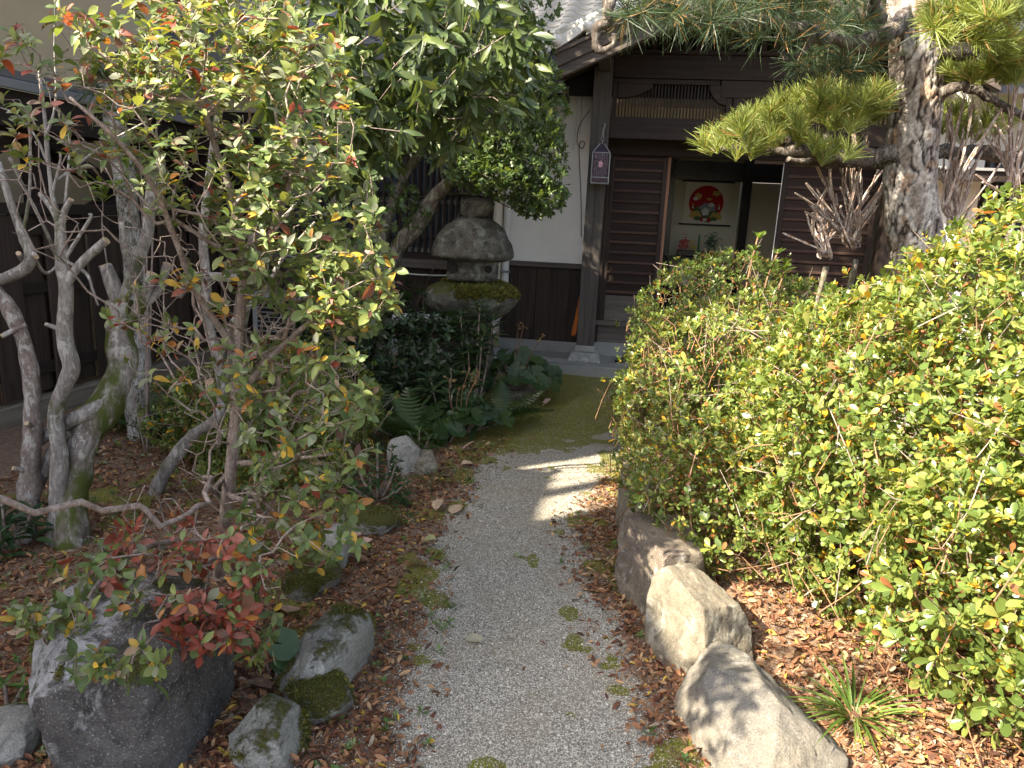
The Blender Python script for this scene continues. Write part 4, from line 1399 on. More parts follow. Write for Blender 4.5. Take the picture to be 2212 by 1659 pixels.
for pts, r_ in (([at(128, 480, Y2), at(112, 420, Y2), at(108, 390, Y2), at(96, 250, Y2), at(84, 150, Y2)], 0.011), ([at(110, 400, Y2), at(150, 370, Y2 + .1), at(230, 310, Y2 + .2), at(330, 255, Y2 + .2)], 0.007), ([at(112, 420, Y2), at(128, 360, Y2), at(132, 330, Y2)], 0.006), ([at(125, 560, Y2), at(90, 480, Y2 - .1), at(20, 340, Y2 - .2)], 0.008),
                ([at(140, 560, Y2), at(165, 520, Y2), at(196, 470, Y2), at(192, 462, Y2)], 0.009), ([at(135, 560, Y2), at(185, 590, Y2), at(200, 625, Y2), at(212, 660, Y2)], 0.008), ([at(140, 440, Y2), at(150, 330, Y2), at(146, 270, Y2)], 0.005), ([at(102, 350, Y2), at(80, 300, Y2), at(40, 250, Y2), at(-5, 230, Y2)], 0.005), ([at(98, 300, Y2), at(120, 220, Y2), at(118, 110, Y2), at(120, -20, Y2)], 0.005)):
    trunk('twig', pts, np.linspace(r_, r_ * 0.5, len(pts)), BARK_GREY, t2, 7, 0.1, 3)

b0 = gp(150, 1205)
t3 = thing('old_tree', 'thick mossy leaning trunk with several sawn stubs at its head', 'tree', b0)
Y3 = b0[1] + 0.1
trunk('trunk', [b0 - (0, 0, 0.05), at(158, 1040, Y3), at(190, 940, Y3 + .05), at(240, 860, Y3 + .1), at(262, 790, Y3 + .15), at(258, 720, Y3 + .2), at(256, 650, Y3 + .2)], [0.075, 0.06, 0.066, 0.07, 0.06, 0.055, 0.05], BARK_MOSS, t3, 16, 0.22, 11)
trunk('limb', [at(75, 955, Y3), at(120, 925, Y3), at(170, 900, Y3), at(215, 875, Y3 + .05), at(250, 840, Y3 + .1)], [0.026, 0.028, 0.03, 0.036, 0.04], BARK_GREY, t3, 12, 0.12, 12)
trunk('limb', [at(85, 1050, Y3), at(110, 980, Y3), at(150, 930, Y3)], [0.02, 0.022, 0.024], BARK_MOSS, t3, 10, 0.12, 13)
stub([at(256, 650, Y3 + .2), at(240, 610, Y3 + .2), at(226, 574, Y3 + .2)], 0.034, 0.026, BARK_GREY, t3, 14)
stub([at(262, 700, Y3 + .2), at(290, 680, Y3 + .2), at(310, 640, Y3 + .2), at(327, 590, Y3 + .2)], 0.03, 0.02, BARK_MOSS, t3, 15)
stub([at(300, 670, Y3 + .2), at(345, 625, Y3 + .25), at(362, 570, Y3 + .25)], 0.02, 0.017, BARK_GREY, t3, 16)
stub([at(270, 640, Y3 + .2), at(300, 560, Y3 + .2), at(318, 500, Y3 + .2), at(330, 400, Y3 + .2), at(345, 350, Y3 + .25)], 0.022, 0.026, BARK_GREY, t3, 17)
stub([at(300, 620, Y3 + .2), at(268, 540, Y3 + .1), at(262, 480, Y3 + .1)], 0.014, 0.01, BARK_GREY, t3, 18)

b0 = gp(322, 1085)
t4 = thing('pruned_tree', 'leaning grey limb rising to a kinked lit bough behind the azalea', 'tree', b0)
Y4 = b0[1]
trunk('trunk', [b0 - (0, 0, 0.05), at(345, 1040, Y4), at(380, 985, Y4), at(412, 946, Y4), at(470, 900, Y4 - .1), at(480, 850, Y4)], [0.036, 0.034, 0.032, 0.03, 0.022, 0.02], BARK_GREY, t4, 12, 0.1, 21)
trunk('limb', [at(480, 850, Y4), at(466, 760, Y4), at(450, 690, Y4), at(446, 600, Y4), at(440, 500, Y4), at(452, 380, Y4), at(470, 250, Y4)], [0.022, 0.022, 0.022, 0.021, 0.02, 0.017, 0.014], BARK_GREY, t4, 12, 0.1, 22)
trunk('limb', [at(385, 640, Y4), at(412, 604, Y4), at(440, 596, Y4), at(490, 600, Y4), at(535, 598, Y4), at(565, 560, Y4), at(590, 500, Y4), at(640, 440, Y4)], [0.018, 0.022, 0.022, 0.02, 0.018, 0.015, 0.012, 0.008], BARK_GREY, t4, 12, 0.14, 23)
trunk('limb', [at(470, 800, Y4), at(500, 700, Y4), at(560, 640, Y4), at(610, 560, Y4), at(680, 480, Y4)], [0.015, 0.014, 0.012, 0.01, 0.006], BARK_GREY, t4, 10, 0.1, 24)
stub([at(490, 600, Y4), at(500, 580, Y4), at(503, 560, Y4)], 0.016, 0.013, BARK_GREY, t4, 25)

b0 = gp(300, 965)
t5 = thing('dead_trunk', 'white lichened trunk sawn off below a tuft of fern', 'tree trunk', b0)
Y5 = b0[1]
trunk('trunk', [b0 - (0, 0, 0.05), at(296, 700, Y5), at(288, 560, Y5), at(276, 440, Y5), at(262, 340, Y5), at(248, 270, Y5), at(238, 215, Y5), at(230, 180, Y5)], [0.075, 0.066, 0.063, 0.06, 0.058, 0.056, 0.055, 0.05], BARK_LICHEN, t5, 18, 0.08, 31, cut=True)
LF = Leaves([leaf_shape(0.09, 4, 0.05, 0.5, 0.4), leaf_shape(0.08, 4, 0.05, 0.8, 0.4)], [(0.035, 0.06, 0.025), (0.06, 0.09, 0.03)])
cf = at(232, 188, Y5)
n = 110
d = nrm(rng.normal(size=(n, 3)) + (0, -0.1, 0.25))
LF.add(cf + d * 0.045, d + (0, 0, 0.2), (0, 0, 1), rng.uniform(0.1, 0.2, n), rng.integers(0, 2, n))
LF.build(t5, LEAF_GLOSS, 60, 'frond', 'fern_tuft')

# young light-green shoots in front of the white trunk
sp0 = gp(318, 1000)
shoot = thing('sapling', 'upright shoots with pale sunlit leaves before the white trunk', 'sapling', sp0)
LS = Leaves([leaf_shape(0.33, 3, 0.15, 0.2, 0.5), leaf_shape(0.3, 3, 0.2, 0.35, 0.5)], [(0.16, 0.22, 0.05), (0.1, 0.17, 0.05)])
sh = Geo()
for pts in ([sp0, at(312, 600, Y5 - .2), at(302, 420, Y5 - .2), at(268, 330, Y5 - .2)], [sp0, at(318, 600, Y5 - .25), at(308, 420, Y5 - .25), at(300, 300, Y5 - .25)], [sp0, at(230, 560, Y5 - .3), at(222, 440, Y5 - .3), at(218, 400, Y5 - .3)], [sp0, at(330, 500, Y5 - .2), at(335, 400, Y5 - .2), at(340, 250, Y5 - .2)]):
    Pt = spline(pts, 6)
    part('shoot', Geo().tube(Pt, np.linspace(0.006, 0.003, len(Pt)), 6), BARK_TWIG, shoot, smooth=True)
    for tpt in (Pt[-1], Pt[-3], Pt[-6]):
        rosettes(LS, tpt[None], np.array([[0, -0.2, 1.0]]), 7, 0.12, [0, 1], [3, 1], (0.9, 1.6))
LS.build(shoot, LEAF_HEDGE, 90)


# ------------------------------------------------------------------ broad leaved tree overhead
ob = gp(455, 1010)
ost = thing('broadleaf_tree', 'evergreen tree with long drooping glossy leaves hanging over the garden', 'tree', ob)
OY = ob[1]
trunk('trunk', [ob - (0, 0, 0.05), at(520, 700, OY), at(560, 480, OY), at(600, 300, OY), at(640, 100, OY), at(640, -150, OY + .4), np.array([-1.5, 4.9, 4.6])], [0.05, 0.045, 0.042, 0.038, 0.034, 0.03, 0.02], BARK_DARK, ost, 12, 0.12, 41)
SH_O = [leaf_shape(0.3, 4, 0.14, 0.25, 0.5), leaf_shape(0.28, 4, 0.2, 0.4, 0.48, 0.2), leaf_shape(0.33, 4, 0.1, 0.15, 0.52)]
LO = Leaves(SH_O, [(0.05, 0.08, 0.026), (0.065, 0.1, 0.032), (0.085, 0.12, 0.04), (0.12, 0.155, 0.05)])
tp = np.vstack([px_tips(170, 850, 60, 300, 190, 3.0, 4.1, 101), px_tips(130, 760, 200, 200, 120, 3.0, 4.2, 102), px_tips(120, 1000, 130, 170, 140, 3.2, 4.2, 103), px_tips(80, 680, 320, 110, 90, 3.2, 4.2, 104), px_tips(60, 880, 270, 150, 80, 3.4, 4.2, 105), px_tips(120, 800, -180, 350, 190, 3.4, 4.6, 106)])
up_, un_ = blob_points([((-1.5, 5.0, 4.6), (1.5, 1.2, 1.3)), ((-2.6, 5.3, 4.0), (1.1, 1.0, 1.2)), ((-0.6, 5.4, 4.9), (1.2, 0.9, 1.0)), ((-1.6, 4.3, 4.7), (1.0, 0.8, 0.9)), ((0.6, 5.9, 5.3), (1.0, 0.8, 0.8)), ((-3.0, 5.0, 4.6), (1.0, 1.0, 1.1))], 2600, (0.35, 1.0), 0.2, 44, 3.2)  # unseen upper crown, spread and thickened to shade the house and lantern
tp = np.vstack([tp, up_])
ax = nrm(rand_dirs(len(tp)) * 0.6 + np.array([0.25, -0.55, -0.15]))
rosettes(LO, tp, ax, 7, 0.118, [0, 1, 2, 3], [4, 4, 3, 1], (0.7, 1.5))
ostem = spline([ob, at(520, 700, OY), at(560, 480, OY), at(600, 300, OY), at(640, 100, OY), at(640, -150, OY + .4), np.array([-1.5, 4.9, 4.6])], 6)
part('twigs', chains_geo(grow(tp, ostem, 0.0016, 0.3, 0.12, 0.2), 5), BARK_TWIG, ost, smooth=True, kind='stuff')
# hanging tips: bend leaves down by gravity
LO.D = [nrm(d + np.array([0, -0.1, -0.75])) for d in LO.D]
LO.build(ost, LEAF_GLOSS, 300)

# ------------------------------------------------------------------ holly tree in front of the lattice window
hbp = at(815, 700, 5.9)
hbp = np.array([hbp[0], 5.9, 0.0])
hol = thing('holly_tree', 'spiny leaved holly with several bare stems leaning in front of the lattice window', 'tree', hbp)
HY = 5.9
hl = []
for i, (pts, rr) in enumerate((
        ([hbp + (0.0, 0, -0.05), at(835, 610, HY), at(855, 545, HY), at(905, 470, HY), at(945, 420, HY), at(985, 385, HY - .1), at(1040, 360, HY - .2)], [0.07, 0.062, 0.06, 0.05, 0.05, 0.045, 0.03]),
        ([hbp + (-0.05, 0.1, -0.05), at(815, 580, HY + .1), at(830, 500, HY + .1), at(850, 430, HY + .1), at(880, 370, HY + .1), at(930, 290, HY), at(960, 180, HY)], [0.05, 0.045, 0.043, 0.04, 0.036, 0.03, 0.02]),
        ([hbp + (-0.12, 0, -0.05), at(790, 560, HY), at(792, 480, HY), at(800, 400, HY), at(810, 320, HY), at(860, 230, HY)], [0.035, 0.032, 0.03, 0.028, 0.025, 0.018]),
        ([hbp + (-0.18, 0, -0.05), at(770, 540, HY), at(770, 450, HY), at(778, 390, HY), at(770, 330, HY), at(790, 220, HY)], [0.03, 0.028, 0.026, 0.024, 0.02, 0.014]),
        ([at(700, 470, HY), at(740, 420, HY), at(780, 395, HY), at(850, 330, HY), at(920, 300, HY), at(1010, 260, HY)], [0.03, 0.035, 0.035, 0.03, 0.028, 0.018]),
        ([at(855, 545, HY), at(900, 500, HY), at(930, 460, HY), at(946, 425, HY)], [0.04, 0.036, 0.03, 0.025]))):
    trunk('stem' if i < 4 else 'limb', pts, rr, BARK_DARK, hol, 10, 0.14, 50 + i)
    hl.append(spline(pts, 6))
SH_H = [leaf_shape(0.62, 5, 0.1, 0.12, 0.5, 0, 1), leaf_shape(0.55, 5, 0.2, 0.2, 0.5, 0.3, 1), leaf_shape(0.5, 3, 0.15, 0.2, 0.5)]
LH = Leaves(SH_H, [(0.055, 0.09, 0.032), (0.075, 0.12, 0.04), (0.1, 0.155, 0.05), (0.15, 0.2, 0.06)])


def tree_tips(specs, seed):
    return np.vstack([px_tips(n, a, b, c, d, e, f, seed + i, 0.6) for i, (n, a, b, c, d, e, f) in enumerate(specs)])


tp = tree_tips([(420, 1120, 350, 110, 90, 5.3, 6.3), (300, 1150, 230, 80, 110, 5.3, 6.3), (330, 1080, 130, 120, 120, 5.2, 6.4), (260, 1010, 280, 120, 110, 5.4, 6.4), (140, 1160, 425, 65, 45, 5.4, 6.0), (130, 1040, 370, 70, 45, 5.2, 5.7), (300, 920, 230, 150, 110, 5.5, 6.5), (60, 870, 440, 70, 60, 5.6, 6.1), (300, 1040, 0, 170, 120, 5.2, 6.6), (300, 1050, -160, 190, 120, 5.0, 6.8), (70, 800, 330, 60, 60, 5.5, 6.1)], 200)
ax = nrm(rand_dirs(len(tp)) * 0.7 + nrm(tp - (hbp + (0.6, 0, 2.4))) * 0.6)
rosettes(LH, tp, ax, 7, 0.05, [0, 1, 2, 3], [3, 4, 3, 1], (0.6, 1.6))
part('twigs', chains_geo(grow(tp[::3], np.vstack([hl[0], hl[1]]), 0.0022, 0.3, 0.16, 0.2), 4), BARK_DARK, hol, smooth=True, kind='stuff')
LH.build(hol, LEAF_GLOSS, 300)

# ------------------------------------------------------------------ azalea hedges
def blunt(wd, fold, droop):
    V = [(0, 0, 0)]
    for t, f in ((0.38, 0.62), (0.68, 1.0), (0.92, 0.66)):
        z = -droop * t * t
        V += [(-wd * f / 2, t, z + fold * wd * f), (0, t, z), (wd * f / 2, t, z + fold * wd * f)]
    V.append((0, 1.02, -droop))
    T = [(0, 2, 1), (0, 3, 2), (7, 8, 10), (8, 9, 10)]
    Q = [(1, 2, 5, 4), (2, 3, 6, 5), (4, 5, 8, 7), (5, 6, 9, 8)]
    return np.array(V, float), np.array(T), np.array(Q)


SH_HEDGE = [blunt(0.5, 0.1, 0.1), blunt(0.46, 0.18, 0.22), blunt(0.54, 0.06, -0.1)]
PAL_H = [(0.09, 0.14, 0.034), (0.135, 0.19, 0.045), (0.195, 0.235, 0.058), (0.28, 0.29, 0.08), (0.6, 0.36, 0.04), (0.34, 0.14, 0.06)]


def hedge(name, label, blobs, n, size, wts, zmin, twig_n, m=7, seed=0, base=None, lump=0.12, n_in=0.45, n_parts=300, sprays=0, freq=3.0, gap=0.6):
    t = thing(name, label, 'hedge', base)
    L = Leaves(SH_HEDGE, PAL_H)
    tp, nn = blob_points(blobs, n, (0.9, 1.04), lump, seed, zmin, freq)
    if sprays:
        i = rng.choice(len(tp), sprays, False)
        tp[i] += nn[i] * rng.uniform(0.04, 0.13, sprays)[:, None] + np.array([0, 0, 0.03])
    vd = nrm(CC - tp)
    k_ = ((vd * nn).sum(1) > -0.25) | (rng.random(len(tp)) < 0.3)
    tp, nn = tp[k_], nn[k_]
    # patchy growth: thinner where the noise is low
    keep = vnoise(tp * 7.5, seed + 70) > rng.uniform(0.05, gap, len(tp))
    tp, nn = tp[keep], nn[keep]
    ax = nrm(nn + np.array([0, 0, 0.55]) + rng.normal(0, 0.35, tp.shape))
    cls = rng.choice(4, len(tp), p=(0.3, 0.35, 0.25, 0.1))
    for q, (mq, sq) in enumerate(((m - 2, 0.72), (m, 0.95), (m + 1, 1.15), (m - 1, 1.4))):
        i = cls == q
        rosettes(L, tp[i], ax[i], mq, size * sq, list(range(6)), wts, (0.7, 1.45), 0.35)
    # bare twigs reaching out of the surface
    gt = Geo()
    for i in rng.choice(len(tp), twig_n // 3, False):
        dn = nrm(nn[i] * 0.5 + np.array([0, 0, 0.5]) + rng.normal(0, 0.6, 3))
        gt.tube([tp[i] - dn * 0.15, tp[i] + rng.normal(0, 0.012, 3), tp[i] + dn * rng.uniform(0.04, 0.14)], [0.0024, 0.0019, 0.001], 4, cap=False)
    part('bare_twigs', gt, BARK_TWIG, t, smooth=True, kind='stuff')
    t2_, n2 = blob_points(blobs, int(n * n_in), (0.45, 0.9), 0.1, seed + 1, zmin, freq)
    rosettes(L, t2_, nrm(n2 + rng.normal(0, 0.6, t2_.shape)), 5, size * 0.9, list(range(6)), (3, 3, 1, 0.4, 0.3, 0.9), (0.8, 1.7), 0.3)
    g = Geo()
    for _ in range(twig_n):
        i = rng.integers(0, len(tp))
        b = tp[i]
        dn = nrm(nn[i] * 0.5 + np.array([0, 0, 0.9]) + rng.normal(0, 0.55, 3))
        ln = rng.uniform(0.1, 0.32)
        s_ = rng.normal(0, 0.02, 3)
        g.tube([b - dn * ln, b - dn * ln * 0.5 + s_, b + dn * 0.0], [0.0028, 0.0022, 0.0012], 4, cap=False)
    stem = [np.array(base), np.array(base) + (0.02, 0, 0.15), np.array(base) + (0, 0.02, 0.35)]
    ch = grow(tp[rng.choice(len(tp), 220, False)] * 0.93 + np.array(base) * 0.07, stem, 0.0016, 0.25, 0.14, 0.3)
    for Pt, rr in ch:
        g.tube(Pt, rr, 4 if rr.max() < 0.006 else 6, cap=False)
    part('twigs', g, BARK_HEDGE, t, smooth=True, kind='stuff')
    L.build(t, LEAF_HEDGE, n_parts)
    return t


hedge('azalea_hedge', 'big rounded azalea hedge in full sun with yellow tinged leaves beside the pine',
      [((1.75, 2.6, 0.7), (0.8, 0.75, 0.78)), ((2.2, 2.6, 0.9), (0.95, 0.9, 0.85)), ((1.76, 1.95, 0.58), (0.68, 0.55, 0.56)), ((2.05, 1.75, 0.75), (0.76, 0.5, 0.75)), ((1.55, 3.1, 0.62), (0.6, 0.6, 0.62))],
      21000, 0.036, (3.2, 4, 3.4, 1.6, 0.55, 0.3), 0.1, 700, 8, 5, np.array([1.95, 2.6, 0.05]), 0.14, 0.75, sprays=160, freq=5.0)
hedge('azalea_hedge', 'looser small leaved azalea with sunlit sprays leaning over the path edge',
      [((1.05, 3.55, 0.55), (0.53, 0.66, 0.6)), ((1.0, 3.02, 0.4), (0.48, 0.42, 0.36)), ((1.1, 4.0, 0.55), (0.5, 0.5, 0.52))],
      7500, 0.029, (2.5, 3.5, 3.5, 2.4, 0.3, 0.3), 0.1, 420, 7, 9, np.array([1.15, 3.4, 0.08]), 0.22, 0.35, sprays=260, freq=6, gap=0.75)
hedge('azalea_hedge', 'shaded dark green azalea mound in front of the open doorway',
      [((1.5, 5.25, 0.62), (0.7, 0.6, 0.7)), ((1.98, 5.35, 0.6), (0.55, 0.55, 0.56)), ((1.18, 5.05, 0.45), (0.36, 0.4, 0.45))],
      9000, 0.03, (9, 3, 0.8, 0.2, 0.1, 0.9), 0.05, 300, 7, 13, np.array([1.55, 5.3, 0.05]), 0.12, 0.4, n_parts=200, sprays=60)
hedge('azalea_hedge', 'low azalea with dappled leaves behind the twiggy foreground shrub',
      [((-1.3, 4.35, 0.3), (0.5, 0.5, 0.36)), ((-1.7, 4.2, 0.25), (0.4, 0.4, 0.28)), ((-1.25, 3.75, 0.22), (0.36, 0.35, 0.26))],
      5000, 0.032, (4, 4, 3, 1, 0.3, 0.5), 0.04, 200, 7, 17, np.array([-1.4, 4.2, 0.05]), 0.2, 0.4, n_parts=200, sprays=90)
# a few tall shoots standing out of the shaded mound
shp = thing('azalea_shoot', 'tall reddish shoot of leaves rising above the shaded azalea mound', 'shoot', np.array(at(1605, 660, 4.9)))
LS = Leaves([leaf_shape(0.4, 3, 0.1, 0.15, 0.6)], [(0.1, 0.17, 0.04), (0.14, 0.21, 0.05)])
for pts in ([at(1600, 700, 4.9), at(1612, 620, 4.9), at(1625, 560, 4.9), at(1638, 510, 4.9)], [at(1640, 690, 4.9), at(1655, 610, 4.9), at(1680, 545, 4.9)], [at(1660, 690, 4.9), at(1690, 600, 4.9), at(1700, 565, 4.9)]):
    Pt = spline(pts, 5)
    part('shoot', Geo().tube(Pt, 0.006, 6), BARK_HEDGE, shp, smooth=True)
    for q, sz in ((1.0, 0.07), (0.86, 0.075), (0.7, 0.08)) if pts[-1][2] > at(0, 530, 4.9)[2] else ((1.0, 0.06),):
        i = int(q * (len(Pt) - 1))
        rosettes(LS, Pt[i][None], np.array([[0, 0, 1.0]]), 6, sz, [0, 1], [1, 1], (0.7, 1.4))
LS.build(shp, LEAF_HEDGE, 100)

# ------------------------------------------------------------------ pine
PY = 4.25
pb = at(2000, 640, PY)
pb = np.array([pb[0] + 0.02, PY, 0.05])
pine = thing('pine_tree', 'old pine with flaky grey bark and flat cloud pruned pads of needles', 'pine', pb)
Pt, rr = spline([pb - (0, 0, 0.1), at(1992, 640, PY), at(1985, 560, PY), at(1968, 460, PY), at(1966, 360, PY), at(1978, 240, PY), at(1976, 130, PY), at(1968, 0, PY), at(1960, -160, PY), at(1990, -420, PY)], 30, [0.158, 0.15, 0.145, 0.135, 0.13, 0.124, 0.12, 0.106, 0.096, 0.065])
g = Geo().tube(Pt, rr, 110, cap=False)
V = np.vstack(g.v)
K = 110
cen = np.repeat(Pt, K, 0)
nd = nrm(V - cen)
# bark: long flakes parted by deep, forking fissures
Vs_ = V + 0.012 * np.stack([fbm(V * 16, 5 + k, 2) for k in range(3)], -1)
c1_ = np.abs(fbm(Vs_ * np.array([24, 24, 9]), 71, 3))
c2_ = np.abs(fbm(Vs_ * np.array([50, 50, 24]), 75, 3))
edge = sstep(c1_, 0.015, 0.13) * (0.5 + 0.5 * sstep(c2_, 0.01, 0.13))
idc = vnoise(Vs_ * np.array([20, 20, 9]), 79)
V2 = V + nd * (0.011 * edge * (0.4 + idc) - 0.006 + 0.004 * fbm(V * 45, 9, 3))[:, None]
mixr = sstep(idc, 0.35, 0.62)[:, None]
tone = np.array([[0.24, 0.2, 0.175]]) * (1 - mixr) + np.array([[0.46, 0.425, 0.39]]) * mixr
rust = (sstep(vnoise(Vs_ * 14, 83), 0.74, 0.8) * 0.7)[:, None]
tone = (tone * (1 - rust) + np.array([[0.34, 0.21, 0.13]]) * rust) * (0.55 + 0.8 * vnoise(V * np.array([80, 80, 50]), 4))[:, None]
colp = tone * edge[:, None] + np.array([0.028, 0.02, 0.017]) * (1 - edge[:, None])
mb = Mat('pine_plate_bark')
at_ = mb.n('Attribute', attribute_name='Col')
v_ = mb.coord()
mb.col(mb.mix(1.0, at_.outputs['Color'], mb.ramp(mb.noise(v_, 70, 5, 0.7), [(0.3, 0.6), (0.7, 1.25)]), 'MULTIPLY'))
mb.rough(0.9, 0.2)
mb.bump(mb.noise(v_, 110, 4, 0.7), 0.5, 0.004)
g.v, g.c = [V2], [colp]
part('trunk', g, mb.m, pine, smooth=True)
BARK_PINE = mat_bark('pine_limb_bark', (0.04, 0.032, 0.027), (0.14, 0.115, 0.1), spot=(0.22, 0.2, 0.175), scale=24, bump=1.0)


def plimb(pts, r0, r1, seed):
    rr = np.linspace(r0, r1, len(pts)) * (1 + 0.12 * np.random.default_rng(seed).normal(size=len(pts)))
    P_, r_ = spline(pts, 14, np.abs(rr))
    P_ = P_ + r_[:, None] * 0.7 * np.stack([fbm(P_ * 9, seed + q, 3) for q in range(3)], -1)
    part('limb', Geo().tube(P_, r_, 16, rough=0.6, seed=seed), BARK_PINE, pine, smooth=True)
    return P_


def needle_tuft(n, ln, seed, spread=1.25, curve=0.12, wd=0.0011, base=(0.15, 0.19, 0.05)):
    g = np.random.default_rng(seed)
    V, Q, C = [], [], []
    for i in range(n):
        th, el = g.uniform(0, 2 * PI), spread * math.sqrt(g.uniform(0.01, 1.0))
        d = np.array([math.sin(el) * math.cos(th), math.sin(el) * math.sin(th), math.cos(el)])
        l = ln * g.uniform(0.75, 1.1)
        s = nrm(np.cross(d, g.normal(size=3)))
        b = np.array([0, 0, g.uniform(-0.035, 0.015)])
        k = len(V)
        for f, w_ in ((0, 0.7), (0.5, 1.0), (1.0, 0.35)):
            p = b + d * l * f + np.array([0, 0, -1.0]) * curve * l * f * f * g.uniform(0, 1)
            V += [p - s * wd * w_, p + s * wd * w_]
        Q += [(k, k + 1, k + 3, k + 2), (k + 2, k + 3, k + 5, k + 4)]
        c = np.array(base) * g.uniform(0.7, 1.35)
        if g.random() < 0.06:
            c = np.array([0.35, 0.2, 0.08])
        C += [c] * 6
    return np.array(V), np.array(Q), np.array(C)


TUF = [needle_tuft(72, 0.1, 300 + i, 1.15, 0.03, 0.002, (0.19, 0.23, 0.06)) for i in range(6)] + [needle_tuft(50, 0.145, 320 + i, 1.45, 0.25, 0.0014, (0.042, 0.068, 0.034)) for i in range(6)]  # light put into colour: bright sunlit pad tufts, dark shaded overhead tufts
TUFM = []
for V, Q, C in TUF:
    me = fast_mesh('needle_tuft', V, [Q], C)
    me.materials.append(NEEDLE)
    TUFM.append(me)
tuft_spots = []


def pad(n, cu, cv, ru, rv, y0, y1, seed, tilt=(0, -0.1, 0.9), fam=0):
    g = np.random.default_rng(seed)
    for _ in range(n):
        a, q = g.uniform(0, 2 * PI), math.sqrt(g.random())
        y = g.uniform(y0, y1)
        p = at(cu + ru * q * math.cos(a), cv + rv * q * math.sin(a), y)
        d = nrm(np.array(tilt) + np.array([0.55 * math.cos(a) * q, g.normal(0, 0.3), g.normal(0, 0.15)]))
        tuft_spots.append((p, d, g.uniform(0.85, 1.15), fam))


# big sunlit pad to the path side, on a limb running from the trunk
l1 = plimb([at(1955, 345, PY), at(1900, 335, PY - .05), at(1820, 345, PY - .1), at(1740, 325, PY - .15), at(1660, 330, PY - .1), at(1590, 325, PY - .15), at(1540, 315, PY - .15)], 0.055, 0.014, 61)
plimb([at(1960, 365, PY), at(1880, 350, PY + .1), at(1790, 352, PY + .15), at(1700, 345, PY + .1)], 0.045, 0.02, 62)
for i, (u_, v_, u2, v2) in enumerate(((1860, 340, 1850, 250), (1790, 335, 1760, 240), (1700, 325, 1690, 260), (1620, 325, 1600, 280), (1740, 325, 1650, 300))):
    plimb([at(u_, v_, PY - .1), at((u_ + u2) / 2 + 8, (v_ + v2) / 2, PY - .05), at(u2, v2, PY - .1)], 0.02, 0.008, 70 + i)
for n, cu, cv, ru, rv, sd in ((46, 1800, 240, 125, 46, 1), (34, 1680, 275, 100, 40, 2), (26, 1590, 305, 85, 34, 3), (18, 1870, 215, 50, 34, 4), (10, 1740, 330, 130, 18, 5)):
    pad(n, cu, cv, ru, rv, PY - .5, PY + .35, 400 + sd)
# overhead boughs
for i, pts in enumerate(([at(1950, 40, PY - .1), at(1860, 95, PY - .4), at(1760, 70, PY - .6), at(1660, 50, PY - .7), at(1560, 45, PY - .9), at(1470, 30, PY - .9), at(1390, 5, PY - .9)],
                         [at(1560, 45, PY - .9), at(1520, 30, PY - 1.0), at(1440, -10, PY - 1.0), at(1400, -60, PY - 1.0)],
                         [at(1330, -30, PY - 1.1), at(1312, 20, PY - 1.1), at(1308, 50, PY - 1.1), at(1290, 56, PY - 1.1), at(1286, 90, PY - 1.1), at(1300, 108, PY - 1.1), at(1325, 95, PY - 1.1), at(1328, 75, PY - 1.1)],
                         [at(1312, 50, PY - 1.1), at(1340, 50, PY - 1.1), at(1385, 22, PY - 1.05), at(1420, 5, PY - 1.0)],
                         [at(1760, 70, PY - .6), at(1740, 110, PY - .6), at(1700, 130, PY - .6), at(1690, 100, PY - .6)],
                         [at(1900, 40, PY - .3), at(1870, -20, PY - .5), at(1780, -50, PY - .6), at(1640, -80, PY - .7)])):
    plimb(pts, (0.04, 0.025, 0.024, 0.012, 0.014, 0.03)[i], (0.02, 0.012, 0.012, 0.006, 0.008, 0.015)[i], 80 + i)
for n, cu, cv, ru, rv, y0, y1, sd, tl in ((13, 1400, 20, 80, 30, 3.0, 3.4, 11, (0, -0.5, -0.1)), (20, 1560, 15, 110, 40, 3.1, 3.6, 12, (0, -0.4, -0.1)), (26, 1720, 45, 130, 60, 3.3, 3.9, 13, (0, -0.3, 0.1)), (22, 1850, 50, 70, 60, 3.6, 4.4, 14, (0, -0.2, 0.4)), (22, 1800, 130, 100, 30, 3.6, 4.2, 15, (0, -0.3, 0.1)), (30, 1620, -50, 250, 40, 3.2, 3.9, 16, (0, -0.2, 0.5))):
    pad(n, cu, cv, ru, rv, y0, y1, 400 + sd, tl, 1)
# boughs to the other side
for i, pts in enumerate(([at(1990, 130, PY), at(2060, 110, PY - .1), at(2120, 105, PY - .2), at(2230, 70, PY - .3)], [at(1990, 250, PY), at(2040, 205, PY - .1), at(2090, 185, PY - .2)], [at(1995, 330, PY + .1), at(2080, 330, PY + .2), at(2240, 345, PY + .3)], [at(2090, 190, PY + .1), at(2150, 215, PY + .1), at(2230, 260, PY + .1)])):
    plimb(pts, (0.05, 0.034, 0.05, 0.025)[i], (0.03, 0.026, 0.04, 0.02)[i], 90 + i)
for n, cu, cv, ru, rv, y0, y1, sd, tl in ((30, 2110, 160, 80, 30, 4.0, 4.5, 21, (0, -0.1, 0.8)), (26, 2180, 140, 60, 35, 3.9, 4.4, 22, (0, -0.1, 0.8)), (22, 2090, 60, 100, 40, 3.4, 3.9, 23, (0, -0.5, 0.0)), (18, 2180, 40, 70, 45, 3.3, 3.8, 24, (0, -0.3, 0.4)), (24, 2100, 260, 90, 40, 4.4, 4.9, 25, (0, -0.1, 0.8)), (16, 2180, 110, 40, 30, 3.7, 4.1, 26, (0.2, -0.3, 0.3)), (14, 2060, 20, 50, 30, 3.4, 3.8, 27, (0, -0.4, 0.1))):
    pad(n, cu, cv, ru, rv, y0, y1, 400 + sd, tl)
